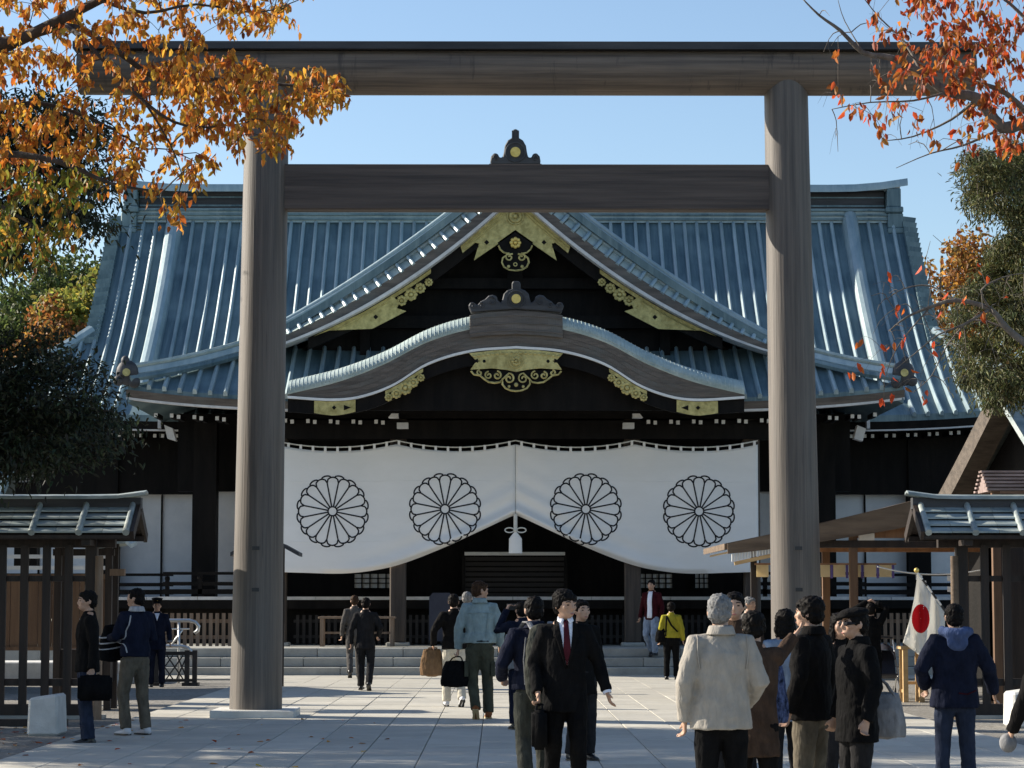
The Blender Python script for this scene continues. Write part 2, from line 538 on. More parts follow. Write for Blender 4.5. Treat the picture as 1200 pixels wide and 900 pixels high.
# ------------------------------------------------------------------ the hall
hall = empty('shrine_hall', (0, 62, 0), 'large timber worship hall with blue green copper roofs and a double gabled front', 'hall')
EY, RY = 62.0, 69.35                          # main eave, ridge foot


def zmain(u):
    return 6.35 + 6.2 * (0.60 * u + 0.40 * u * u)


def lift(x, u, x0=8.5, span=6.0, h=.40):
    a = max(0, abs(x) - x0) / span
    return h * a * a * max(0, 1 - u * 1.4)


UH = .50


def xe(u):
    return 11.35 if u >= UH else 11.35 + (UH - u) / UH * 3.2


us = [0, .04, .1, .18, .26, .34, .42, .499, .501, .56, .64, .72, .8, .88, .95, 1.0]
mr = MB()
for back in (0, 1):
    rows = []
    for u in us:
        y = EY + (RY - EY) * u
        if back: y = 140.3 - y - .3
        rows.append([(x, y, zmain(u) + lift(x, u)) for x in lin(-xe(u), xe(u), 41)])
    mr.grid(rows, (0, 0, -.16))
for s in (-1, 1):                             # hipped ends
    rows = []
    for u in [0, .1, .2, .3, .4, .499]:
        y0 = EY + (RY - EY) * u
        x = s * xe(u)
        rows.append([(x, y, zmain(u) + lift(x, u)) for y in lin(y0, 140 - y0, 8)])
    mr.grid(rows, (0, 0, -.12))
    mr.add([(s * 10.6, EY + (RY - EY) * UH, zmain(UH) - .2), (s * 10.6, 140 - EY - (RY - EY) * UH, zmain(UH) - .2), (s * 10.6, 70, 13.2)], [(0, 1, 2)])
mroof = mr.build('main_roof', 'copper', hall)


def rib_pts(x, u0, u1, n=9):
    out = []
    for u in lin(u0, u1, n):
        out.append((0, (RY - EY) * u, zmain(u) - 6.35))
    return out


def rib_mesh(pts, w=.052, h=.115, flare=True):
    """half-round batten with a pale rounded end"""
    m = MB()
    prof = [(-w, -.02), (-w * .85, h * .7), (0, h), (w * .85, h * .7), (w, -.02)]
    rows = []
    for i, p in enumerate(pts):
        q = V(p)
        t = (V(pts[min(i + 1, len(pts) - 1)]) - V(pts[max(i - 1, 0)])).normalized()
        nrm = V((0, -t.z, t.y))
        rows.append([q + V((a, 0, 0)) + nrm * b_ for a, b_ in prof])
    m.grid(rows)
    m.add(rows[0], [(0, 1, 2, 3, 4)])
    return m.mesh('rib')


main_rib = rib_mesh(rib_pts(0, -.012, .985))
n = 0
SP = .352
for i in range(-41, 42):
    x = i * SP
    if abs(abs(x) - 9.69) < .2 or abs(x) > 14.2:
        continue
    if abs(x) < 8.6:
        o = obj('rib', main_rib, 'copper_rib', mroof, (x, EY - 62, 6.35))
    elif abs(x) < 11.3:
        pts = [(0, (RY - EY) * u, zmain(u) + lift(x, u) - 6.35) for u in lin(-.012, .985, 9)]
        o = obj('rib', rib_mesh(pts), 'copper_rib', mroof, (x, 0, 6.35))
    else:
        ue = UH * (1 - (abs(x) - 11.35) / 3.2)
        pts = [(0, (RY - EY) * u, zmain(u) + lift(x, u) - 6.35) for u in lin(-.012, max(.05, ue), 5)]
        o = obj('rib', rib_mesh(pts), 'copper_rib', mroof, (x, 0, 6.35))
# eave board under the main roof edge
for s in (-1, 1):
    rows = []
    for z0, z1, y in ((-.17, -.42, -.02),):
        b = MB()
        xx = lin(s * 8.2, s * 14.5, 14)
        b.grid([[(x, EY + .02, 6.35 + lift(x, 0) - .165) for x in xx], [(x, EY + .05, 6.35 + lift(x, 0) - .36) for x in xx]], (0, .25, 0))
        b.build('eave_board', 'dark_wood', hall)
        b = MB().grid([[(x, EY + .0, 6.35 + lift(x, 0) - .362) for x in xx], [(x, EY + .0, 6.35 + lift(x, 0) - .40) for x in xx]], (0, .2, 0))
        b.build('eave_edge', 'edge_paint', hall)
# verge tiles stepping down the ends of the main gable
vt = MB().add([(-.2, -.2, -.06), (.17, -.2, -.09), (.17, .06, -.09), (-.2, .06, -.06), (-.2, -.2, .11), (.2, -.2, .06), (.2, .06, .06), (-.2, .06, .11)],
              [(0, 3, 2, 1), (4, 5, 6, 7), (0, 1, 5, 4), (1, 2, 6, 5), (2, 3, 7, 6), (3, 0, 4, 7)]).mesh('verge_tile')
for s in (-1, 1):
    for k in range(28):
        u = UH - .03 + (1 - UH + .03) * k / 27
        obj('verge_tile', vt, 'copper', mroof, (s * 11.38, EY + (RY - EY) * u - 62, zmain(u) - .02), (0, 0, 0), (s, 1, 1))
    # falling ridge and hip ridge
    pts = [(s * 9.69, EY + (RY - EY) * u, zmain(u) + .14 + (.05 if u > .9 else 0)) for u in lin(.12, 1.0, 14)]
    rows = []
    for i_, q_ in enumerate(pts):
        t_ = (V(pts[min(i_ + 1, 13)]) - V(pts[max(i_ - 1, 0)])).normalized()
        n_ = V((0, -t_.z, t_.y))
        rows.append([V(q_) + V((a_, 0, 0)) + n_ * h_ for a_, h_ in ((-.24, -.16), (-.21, .02), (-.15, .14), (-.05, .19), (.05, .19), (.15, .14), (.21, .02), (.24, -.16))])
    fm = MB().grid(rows)
    fm.add(rows[0], [tuple(range(8))])
    fm.add(rows[-1], [tuple(range(8))])
    fm.build('falling_ridge', 'copper_rib', mroof)
    pts = [(s * xe(u), EY + (RY - EY) * u, zmain(u) + lift(xe(u), u) + .12) for u in lin(0, .49, 10)]
    MB().tube(pts, .16, 8).build('hip_ridge', 'copper_rib', mroof, True, 40)
    pts = [(s * (xe(u) + .1), EY + (RY - EY) * u - .15, zmain(u) + lift(xe(u), u) + .02) for u in lin(0, .49, 10)]
    MB().tube(pts, .09, 6).build('hip_roll', 'copper', mroof, True, 40)
    # flat verge strip inside the falling ridge
# main ridge: stacked courses under a cap that turns up at the ends
rd = MB().box(-10.75, 10.75, 69.2, 70.8, 12.45, 12.86).build('ridge_base', 'copper_rib', mroof)
b = MB()
for k in range(3):
    b.box(-10.78, 10.78, 69.13, 69.2, 12.52 + k * .13, 12.58 + k * .13)
b.build('ridge_moulding', 'copper', mroof)
MB().box(-10.72, 10.72, 69.45, 70.55, 12.86, 13.43).build('ridge_wall', 'dark_copper', mroof)
MB().box(-10.72, 10.72, 69.42, 69.449, 12.95, 13.0).box(-10.72, 10.72, 69.42, 69.449, 13.2, 13.24).build('ridge_line', 'copper', mroof)
rows = []
for y, dz in ((69.1, 0), (69.15, .12), (70, .24), (70.85, .12), (70.9, 0)):
    rows.append([(x, y, 13.43 + dz + .2 * max(0, (abs(x) - 9.3) / 2.1) ** 2) for x in lin(-11.35, 11.35, 31)])
MB().grid(rows, (0, 0, -.10)).build('ridge_cap', 'copper_rib', mroof, True, 40)
for s in (-1, 1):
    b = MB()
    b.box(s * 10.95 - .2, s * 10.95 + .2, 69.1, 70.9, 12.9, 13.45)
    b.box(s * 10.95 - .25, s * 10.95 + .25, 69.0, 71.0, 12.72, 12.9)
    b.box(s * 10.98 - .22, s * 10.98 + .22, 69.05, 70.95, 12.28, 12.72)
    b.box(s * 11.0 - .26, s * 11.0 + .26, 68.95, 71.05, 12.1, 12.28)
    b.build('ridge_end', 'copper', mroof, bevel=.03)

# ---- front roof: hipped skirt, gable above
FY = 56.0


def fe(x):
    return 6.28 + .30 * (abs(x) / 8.9) ** 4


def fymax(x):
    return 56.0 + 2.35 if abs(x) < 6.0 else 56.0 + 2.35 * max(0, (8.95 - abs(x)) / 2.95)


def fz(x, y):
    t = y - 56.0
    return fe(x) + .50 * t + .035 * t * t


fr = MB()
rows = []
for j in range(8):
    rows.append([(x, 56 + (fymax(x) - 56) * j / 7, fz(x, 56 + (fymax(x) - 56) * j / 7)) for x in lin(-8.94, 8.94, 61)])
fr.grid(rows, (0, .0, -.14))


def zo(x):
    x = abs(x)
    return 12.2 - .86 * x + .026 * x * x


def zl(x):
    x = abs(x)
    return 11.17 - .95 * x + .055 * x * x


for s in (-1, 1):                              # gable slopes and sides
    rows = []
    for x in lin(0, 6.1, 12):
        rows.append([(s * x, y, zo(x) - .16) for y in (57.2, 60, 63, 66, 69.3)])
    fr.grid(rows, (0, 0, -.2))
    rows = []
    for t in lin(0, 1, 6):
        x = 6.0 + 2.95 * t
        rows.append([(s * x, y, 7.75 - 1.45 * t + .25 * t * (t - 1) * 1.0) for y in (56 + 2.35 * (1 - t), 60, 63, 66)])
    fr.grid(rows, (0, 0, -.12))
froof = fr.build('front_roof', 'copper', hall)
f_rib = {}
for i in range(-25, 26):
    x = (i + .5) * SP if False else i * SP
    if abs(x) > 8.7: continue
    if abs(x) < 6.0:
        if 'a' not in f_rib:
            f_rib['a'] = rib_mesh([(0, t, .50 * t + .035 * t * t) for t in lin(-.05, 2.33, 6)])
        me = f_rib['a']
    else:
        me = rib_mesh([(0, t, .50 * t + .035 * t * t) for t in lin(-.05, max(.1, fymax(x) - 56), 4)])
    obj('rib', me, 'copper_rib', froof, (x, 56 - 62, fe(x)))
# eave edge: dark shingle thickness, pale line, soffit
xx = lin(-8.98, 8.98, 61)
for sx_ in (-1, 1):
    xh = lin(sx_ * 4.5, sx_ * 8.98, 24)
    MB().grid([[(x, 55.97, fe(x) - .10) for x in xh], [(x, 56.03, fe(x) - .27) for x in xh]], (0, .3, 0)).build('eave_board', 'copper_brown', hall)
    MB().grid([[(x, 56.02, fe(x) - .272) for x in xh], [(x, 56.03, fe(x) - .325) for x in xh]], (0, .2, 0)).build('eave_edge', 'edge_paint', hall)
MB().grid([[(x, 56.2, fe(x) - .33) for x in xx], [(x, 61.2, 6.5 + (fe(x) - 6.28)) for x in xx]], (0, 0, .06)).build('soffit', 'dark_wood', hall)
for s in (-1, 1):                              # hip ridges with their end ornaments
    pts = []
    for t in lin(0, 1, 12):
        x = 5.6 + 3.3 * t
        y = 58.5 - 2.45 * t
        pts.append((s * x, y, fz(x, min(y, fymax(x))) + .20 + .05 * t * t))
    MB().tube(pts, [(.17, .17)] * 12, 8).build('hip_ridge', 'copper_rib', froof, True, 40)
    pts2 = [(p[0] - s * .03, p[1] - .2, p[2] - .13) for p in pts]
    MB().tube(pts2, .085, 6).build('hip_roll', 'copper', froof, True, 40)
    pts2 = [(p[0], p[1] - .12, p[2] + .17) for p in pts]
    MB().tube(pts2, .06, 6).build('hip_cap', 'copper_pale', froof, True, 40)
    e = V(pts[-1])
    b = MB()
    b.ell(e + V((s * .05, -.1, .02)), (.26, .12, .30), 12, 8)
    b.ell(e + V((-s * .12, -.14, -.2)), (.14, .1, .14), 10, 6)
    b.ell(e + V((s * .24, -.12, -.16)), (.13, .1, .13), 10, 6)
    b.ell(e + V((s * .1, -.1, .3)), (.1, .08, .12), 10, 6)
    o = b.build('ridge_ornament', 'dark_copper', froof, True)
    MB().tube([e + V((s * .05, -.22, .02)), e + V((s * .05, -.25, .02))], .09, 14).build('gold_disc', 'gold', froof)
    b = MB().box(s * 9.0 - .04, s * 9.0 + .04, 61.7, 61.9, 6.0, 6.45).build('corner_rafter_tip', 'edge_paint', hall)

# verge of the gable: bands from the pale lower edge up to the double roll
def verge_band(f0, f1, y0, y1, s, xa=0.0, xb=6.05, n=22):
    rows = []
    for f in (f0, f1):
        rows.append([(s * x, y0, zl(x) + (zo(x) - zl(x)) * f) for x in lin(xa, xb, n)])
    return MB().grid(rows, (0, y1 - y0, 0))


for s in (-1, 1):
    verge_band(0, .085, 56.95, 57.7, s).build('verge_edge', 'edge_paint', froof, True, 40)
    verge_band(.088, .34, 57.0, 57.7, s).build('verge_board', 'copper_brown', froof, True, 40)
    verge_band(.34, .60, 57.33, 57.8, s).build('verge_panel', 'copper', froof, True, 40)
    verge_band(.60, .92, 57.46, 57.8, s).build('verge_recess', 'dark_copper', froof, True, 40)
    for f_, yy, rr in ((.625, 57.34, .065), (.70, 57.40, .04), (.86, 57.42, .055), (.95, 57.46, .07)):
        MB().tube([(s * x, yy, zl(x) + (zo(x) - zl(x)) * f_) for x in lin(0, 6.05, 24)], rr, 10).build('verge_roll', 'copper_rib', froof, True, 60)
    # row of tile ends: panel and upright roll
    x = .25
    while x < 5.95:
        sl = -.86 + .052 * x
        a = math.atan(sl) * s
        t = (zo(x) - zl(x))
        zc = zl(x) + t * .455
        pm = MB().add([(-.105, -.0, -.10), (.105, 0, -.10), (.105, .22, -.10), (-.105, .22, -.10), (-.105, .25, .10), (.105, .25, .10), (.105, .32, .10), (-.105, .32, .10)],
                      [(0, 3, 2, 1), (4, 5, 6, 7), (0, 1, 5, 4), (1, 2, 6, 5), (2, 3, 7, 6), (3, 0, 4, 7)]) if x < .3 and s == -1 else None
        if pm:
            tile_me = pm.mesh('verge_tile')
            roll_me = MB().tube([(0, -.03, -.13), (0, .24, .13)], .05, 8).mesh('tile_roll')
        obj('verge_tile', tile_me, 'copper_pale', froof, (s * x, 57.05 - 62, zc), (0, -a, 0), (1, 1, t))
        obj('tile_roll', roll_me, 'copper_rib', froof, (s * (x + .13), 57.03 - 62, zl(x + .13) + (zo(x + .13) - zl(x + .13)) * .46), (0, -a, 0), (1, 1, t))
        x += .262
    # bargeboard below the verge
    rows = [[(s * x, 57.3, zl(x)) for x in lin(0, 4.9, 18)], [(s * x, 57.3, zl(x) - .40 + .12 * (x / 4.9)) for x in lin(0, 4.9, 18)]]
    MB().grid(rows, (0, .12, 0)).build('bargeboard', 'dark_wood', hall)
gw = MB().add([(-5.6, 58.3, 7.3), (5.6, 58.3, 7.3), (0, 58.3, 11.6)], [(0, 1, 2)])
gw.box(-5.4, 5.4, 58.05, 58.3, 8.15, 8.45).box(-2.9, 2.9, 58.02, 58.3, 9.1, 9.35).box(-.18, .18, 58.0, 58.3, 8.4, 10.9)
for x in (-3.6, -1.8, 1.8, 3.6):
    gw.box(x - .12, x + .12, 58.1, 58.3, 7.5, 8.2)
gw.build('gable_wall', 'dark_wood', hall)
# ridge end ornament of the gable
def ornament(scale, cx, cz, y, name, m, discr, th=.3):
    prof = [(0, 1.0), (.10, .98), (.13, .86), (.13, .74), (.30, .66), (.42, .50), (.46, .30), (.50, .16), (.62, .14), (.70, .26), (.84, .28), (.96, .18), (1.0, .02), (.94, -.06), (0, -.06)]
    poly = [(cx + x * scale[0], cz + z * scale[1]) for x, z in prof] + [(cx - x * scale[0], cz + z * scale[1]) for x, z in reversed(prof[1:-1])]
    o = MB().plate(poly, y, th).build(name, m, froof, bevel=.02)
    MB().tube([(cx, y - .05, cz + .30 * scale[1]), (cx, y + .01, cz + .30 * scale[1])], discr, 18).build('gold_disc', 'gold_bright', froof)
    b = MB().tube([(cx + math.cos(a) * discr * 1.9, y - .01, cz + .3 * scale[1] + math.sin(a) * discr * 1.9) for a in lin(0, 2 * math.pi, 20)], .022, 5, cap=False)
    for s in (-1, 1):
        sp = [(cx + s * (.78 * scale[0] + .10 * scale[0] * (1 - t) * math.cos(t * 8)), y - .01, cz + .12 * scale[1] + .12 * scale[1] * (1 - t) * math.sin(t * 8)) for t in lin(0, .9, 14)]
        b.tube(sp, .02, 5)
        b.tube([(cx + s * .115 * scale[0], y - .005, cz + z * scale[1]) for z in (.68, .95)], .02, 5)
    b.build('ornament_relief', m, froof)['kind'] = 'stuff'
    return o


ornament((.60, .80), 0, 11.98, 57.0, 'ridge_ornament', 'dark_copper', .12)
MB().box(-.62, .62, 57.02, 58.5, 11.55, 11.95).build('ridge_ornament_base', 'dark_copper', froof)
MB().box(-.3, .3, 57.3, 69.5, 11.75, 12.2).build('front_ridge', 'copper', froof)

# ---- curved gable (karahafu) over the entrance
KB = [(0, 7.31), (1.05, 7.22), (2.0, 6.93), (2.78, 6.45), (3.5, 6.19), (4.1, 6.12), (5.15, 6.18)]
KT = [(0, 8.10), (1.04, 7.99), (2.0, 7.70), (2.97, 7.20), (3.95, 6.82), (5.15, 6.52)]
kb = lambda x: interp(KB, abs(x))
kt = lambda x: interp(KT, abs(x))
kx = lin(-5.15, 5.15, 73)
YK = 54.75
b = MB()
face = [[(x, YK, kb(x) + .05) for x in kx], [(x, YK - .03, kt(x) - .20) for x in kx]]
b.grid(face, (0, .25, 0))
kroof = b.build('curved_gable', 'copper_brown', hall, True, 40)
# courses of the shingled edge
for k in range(4):
    f = .18 + k * .2
    MB().grid([[(x, YK - .012 - .006 * k, kb(x) + .05 + (kt(x) - .2 - kb(x) - .05) * f) for x in kx], [(x, YK - .016 - .006 * k, kb(x) + .05 + (kt(x) - .2 - kb(x) - .05) * (f + .17)) for x in kx]], (0, .05, 0)).build('edge_course', 'copper_brown', kroof)
# rounded copper lip and the roof running back
rows = []
for dy, dz in ((-.03, -.205), (-.055, -.17), (-.02, -.08), (.10, .01), (.35, .09), (1.2, .05), (2.4, .08), (3.7, .10)):
    rows.append([(x, YK + dy, kt(x) + dz) for x in kx])
MB().grid(rows, (0, 0, -.05)).build('curved_roof', 'copper_pale', kroof, True, 60)
lipm = MB().tube([(0, -.045, -.20), (0, -.06, -.17), (0, -.02, -.078), (0, .10, .012), (0, .35, .092)], .009, 6).mesh('lip_rib')
for i in range(-58, 59):
    x = i * .0875
    if abs(x) < 1.06: continue
    obj('lip_rib', lipm, 'copper_pale', kroof, (x, YK - 62, kt(x)))
MB().grid([[(x, YK - .04, kb(x)) for x in kx], [(x, YK - .04, kb(x) + .055) for x in kx]], (0, .2, 0)).build('pale_edge', 'white_paint', kroof)
MB().grid([[(x, YK + .1, kb(x)) for x in kx], [(x, 58.0, kb(x) + .05) for x in kx]], (0, 0, .04)).build('curved_soffit', 'dark_wood', kroof)
MB().grid([[(x, YK + .06, kb(x) + .01) for x in kx], [(x, YK + .06, kb(x) - .30) for x in kx]], (0, .1, 0)).build('bargeboard', 'dark_wood', kroof)
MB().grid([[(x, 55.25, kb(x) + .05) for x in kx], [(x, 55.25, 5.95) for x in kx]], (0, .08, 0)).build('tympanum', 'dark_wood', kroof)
# raised middle block and ornament
rows = [[(x, YK - .10, kb(x) + .32) for x in lin(-1.05, 1.05, 15)], [(x, YK - .10, kt(x) + .07) for x in lin(-1.05, 1.05, 15)]]
MB().grid(rows, (0, 1.6, 0)).build('ridge_box', 'copper_brown', kroof, bevel=.01)
for k in range(3):
    MB().grid([[(x, YK - .115, kb(x) + .40 + k * .17) for x in lin(-1.05, 1.05, 15)], [(x, YK - .115, kb(x) + .425 + k * .17) for x in lin(-1.05, 1.05, 15)]], (0, .05, 0)).build('ridge_box_line', 'copper_brown', kroof)
OP = [(0, .74), (.07, .74), (.10, .68), (.10, .56), (.20, .53), (.28, .45), (.31, .33), (.34, .24), (.42, .30), (.43, .38), (.52, .43), (.62, .41), (.70, .33), (.80, .28), (.87, .20), (.90, .20), (.96, .26), (1.04, .25), (1.08, .17), (1.05, .10), (1.02, .02), (.6, .06), (0, .10)]
poly = [(x, 8.1 + z) for x, z in OP] + [(-x, 8.1 + z) for x, z in reversed(OP[1:-1])]
MB().plate(poly, YK - .08, .3).build('crest_ornament', 'dark_copper', kroof, bevel=.02)
MB().tube([(0, YK - .14, 8.1 + .33), (0, YK - .07, 8.1 + .33)], .105, 18).build('gold_disc', 'gold_bright', kroof)
b = MB().tube([(math.cos(a) * .19, YK - .09, 8.43 + math.sin(a) * .19) for a in lin(0, 2 * math.pi, 20)], .02, 5, cap=False)
for s in (-1, 1):
    for cx, cz, r0 in ((.97, .17, .07), (.55, .27, .11), (.78, .18, .07)):
        b.tube([(s * (cx + r0 * (1 - t) * math.cos(t * 7 + 1)), YK - .09, 8.1 + cz + r0 * (1 - t) * math.sin(t * 7 + 1)) for t in lin(0, .85, 12)], .018, 5)
b.build('ornament_relief', 'dark_copper', kroof)['kind'] = 'stuff'


# ---- gilt fittings
def along(f, x0, x1, off0, off1, s, n=8, notch=.0):
    """plate following curve f between x0 and x1"""
    up = [(s * x, f(x) - off0) for x in lin(x0, x1, n)]
    dn = [(s * x, f(x) - off1) for x in lin(x1, x0, n)]
    return up, dn


def flower(b, cx, cz, y, r):
    for k in range(8):
        a = k * math.pi / 4
        b.ell((cx + math.cos(a) * r * .62, y, cz + math.sin(a) * r * .62), (r * .33, .03, r * .33), 8, 5)
    b.ell((cx, y - .02, cz), (r * .32, .035, r * .32), 8, 5)


def spiral(b, cx, cz, y, r, turns, a0, dirn, w=.022, tail=None):
    pts = [(cx + r * (1 - .82 * t) * math.cos(a0 + dirn * t * turns * 6.283), y, cz + r * (1 - .82 * t) * math.sin(a0 + dirn * t * turns * 6.283)) for t in lin(0, 1, 22)]
    if tail: pts = [V(tail)] + [V(p) for p in pts]
    b.tube(pts, w, 5)


# karahafu centre plate
yk = YK - .02
poly = [(-1.06, 7.20), (-.5, 7.27), (0, 7.29), (.5, 7.27), (1.06, 7.20), (.92, 7.05), (.80, 7.03), (.93, 6.98), (1.03, 6.83), (.55, 6.86), (.25, 6.83), (0, 6.78), (-.25, 6.83), (-.55, 6.86), (-1.03, 6.83), (-.93, 6.98), (-.80, 7.03), (-.92, 7.05)]
gp = MB().plate(poly, yk - .02, .05).build('gilt_plate', 'gold', kroof)
b = MB()
flower(b, 0, 7.02, yk - .03, .12)
b.tube([(math.cos(a) * .15, yk - .03, 7.02 + math.sin(a) * .15) for a in lin(0, 6.283, 22)], .014, 5, cap=False)
for k in range(-9, 10):
    b.ell((k * .105, yk - .025, 7.205 - .0009 * k * k), (.045, .02, .03), 8, 5)
b.build('gilt_relief', 'gold', kroof)
for s in (-1, 1):
    MB().tube([(s * .72, yk - .025, 7.02), (s * .72, yk - .02, 7.02)], .04, 6).build('fitting_inlay', 'dark_wood', kroof)
    MB().plate([(s * .98, 7.03), (s * .86, 7.08), (s * .86, 6.98)], yk - .027, .01).build('fitting_inlay', 'dark_wood', kroof)
b = MB()
for s in (-1, 1):
    edge = [(s * x, yk, z) for x, z in ((1.02, 6.80), (.95, 6.72), (.82, 6.70), (.72, 6.62), (.62, 6.55), (.48, 6.53), (.36, 6.55), (.31, 6.62), (.31, 6.50), (.24, 6.41), (.12, 6.36), (0, 6.345))]
    b.tube(edge, .024, 5)
    spiral(b, s * .16, 6.63, yk, .12, 1.3, 1.57, s, tail=(s * .32, yk, 6.60))
    spiral(b, s * .43, 6.70, yk, .10, 1.3, 1.57, s)
    spiral(b, s * .62, 6.70, yk, .09, 1.3, 1.57, -s)
    spiral(b, s * .82, 6.76, yk, .07, 1.1, 1.57, -s)
    b.ell((s * .16, yk, 6.45), (.035, .02, .035), 8, 5)
b.ell((0, yk, 6.49), (.05, .025, .05), 8, 6)
b.build('gilt_pendant', 'gold', kroof)
MB().plate([(-1.0, 6.82), (1.0, 6.82), (.8, 6.70), (.62, 6.57), (.36, 6.57), (.28, 6.44), (0, 6.36), (-.28, 6.44), (-.36, 6.57), (-.62, 6.57), (-.8, 6.70)], yk + .03, .04).build('pendant_board', 'dark_wood', kroof)
for s in (-1, 1):
    # flowers on the shoulders
    b = MB()
    for t, r in ((0, .10), (.17, .13), (.36, .17), (.56, .13), (.74, .10)):
        x = 2.15 + t * .98
        flower(b, s * x, kb(x) - .20, yk + .02, r)
    xs_ = lin(2.1, 2.95, 8)
    b.grid([[(s * x, yk + .01, kb(x) - .02) for x in xs_], [(s * x, yk + .01, kb(x) - .10) for x in xs_]], (0, .04, 0))
    b.build('gilt_flower', 'gold', kroof)
    xs_ = lin(3.62, 4.55, 8)
    b = MB().grid([[(s * x, yk + .01, kb(x) - .01) for x in xs_], [(s * x, yk + .01, kb(x) - .33 + .10 * abs(x - 4.1)) for x in xs_]], (0, .05, 0))
    b.build('gilt_plate', 'gold', kroof)
    b = MB().plate([(s * 3.72, 5.97), (s * 3.88, 6.03), (s * 3.88, 5.91)], yk - .004, .01).build('fitting_inlay', 'dark_wood', kroof)
    b = MB().plate([(s * 4.1, 6.02), (s * 4.15, 5.97), (s * 4.1, 5.92), (s * 4.05, 5.97)], yk - .004, .01)
    b.build('fitting_inlay', 'dark_wood', kroof)
    # upper gable: apex plate, flowers, foot plate
    yg = 57.27
    poly = [(0, zl(0) - .02), (s * 1.3, zl(1.3) - .02), (s * 1.25, zl(1.25) - .22), (s * .95, zl(.95) - .22), (s * .86, zl(.86) - .32), (s * .98, zl(.98) - .62), (0, zl(0) - .82)]
    MB().plate(poly, yg - .03, .06).build('gilt_plate', 'gold', hall)
    b = MB().tube([(s * x, yg - .035, zl(x) - .10) for x in lin(.05, 1.28, 8)], .02, 5)
    b.tube([(s * x, yg - .035, zl(x) - .18) for x in lin(.05, 1.2, 8)], .014, 5)
    b.build('gilt_relief', 'gold', hall)
    b = MB().plate([(s * .62, zl(.62) - .50), (s * .68, zl(.62) - .44), (s * .74, zl(.62) - .50), (s * .68, zl(.62) - .56)], yg - .036, .01)
    b.build('fitting_inlay', 'dark_wood', hall)
    b = MB().plate([(s * .86, zl(.9) - .36), (s * 1.0, zl(.9) - .34), (s * .98, zl(.9) - .46)], yg - .036, .01)
    b.build('fitting_inlay', 'dark_wood', hall)
    b = MB()
    for t, r in ((0, .11), (.2, .14), (.42, .17), (.64, .14), (.84, .11)):
        x = 2.05 + t
        flower(b, s * x, zl(x) - .30, yg, r)
    xs_ = lin(2.0, 3.0, 6)
    b.grid([[(s * x, yg, zl(x) - .02) for x in xs_], [(s * x, yg, zl(x) - .12) for x in xs_]], (0, .04, 0))
    b.build('gilt_flower', 'gold', hall)
    poly = [(s * 2.92, zl(2.92) - .03), (s * 3.6, zl(3.6) - .03), (s * 4.75, zl(4.75) - .03), (s * 4.4, 8.0), (s * 3.38, 8.04), (s * 2.58, 8.46), (s * 2.80, 8.53), (s * 2.74, 8.66)]
    MB().plate(poly, yg - .03, .06).build('gilt_plate', 'gold', hall)
    b = MB().plate([(s * 3.24, 8.32), (s * 3.30, 8.38), (s * 3.36, 8.32), (s * 3.30, 8.26)], yg - .036, .01)
    b.build('fitting_inlay', 'dark_wood', hall)
    b = MB().tube([(s * x, yg - .036, zl(x) - .12) for x in lin(3.0, 4.25, 8)], .02, 5)
    b.build('gilt_relief', 'gold', hall)
b = MB()
yg = 57.2
for k in range(16):
    a = k * math.pi / 8
    b.ell((math.cos(a) * .12, yg, 10.72 + math.sin(a) * .12), (.045, .02, .045), 6, 4)
b.tube([(math.cos(a) * .19, yg, 10.72 + math.sin(a) * .19) for a in lin(0, 6.283, 24)], .016, 5, cap=False)
b.ell((0, yg - .01, 10.72), (.05, .03, .05), 8, 5)
b.build('gilt_crest', 'gold', hall)
b = MB()
flower(b, 0, 10.08, yg - .05, .15)
b.build('gilt_rosette', 'gold_bright', hall)
b = MB()
for s in (-1, 1):
    pts = [(s * .40, yg, 10.02), (s * .36, yg, 9.93), (s * .27, yg, 9.85), (s * .17, yg, 9.83)]
    b.tube(pts, .022, 5)
    spiral(b, s * .14, 9.74, yg, .10, 1.2, 1.57, -s)
    b.tube([(s * .06, yg, 9.82), (s * .2, yg, 9.80), (s * .30, yg, 9.72), (s * .32, yg, 9.62), (s * .27, yg, 9.51), (s * .15, yg, 9.44), (0, yg, 9.42)], .024, 5)
    b.ell((s * .16, yg, 9.52), (.04, .02, .04), 8, 5)
b.tube([(math.cos(a) * .04, yg, 9.57 + math.sin(a) * .04) for a in lin(0, 6.283, 12)], .014, 5, cap=False)
b.build('gilt_pendant', 'gold', hall)
MB().plate([(-.42, 10.1), (0, 10.4), (.42, 10.1), (.34, 9.9), (.16, 9.82), (.32, 9.7), (.3, 9.5), (0, 9.4), (-.3, 9.5), (-.32, 9.7), (-.16, 9.82), (-.34, 9.9)], yg + .04, .05).build('pendant_board', 'dark_wood', hall)

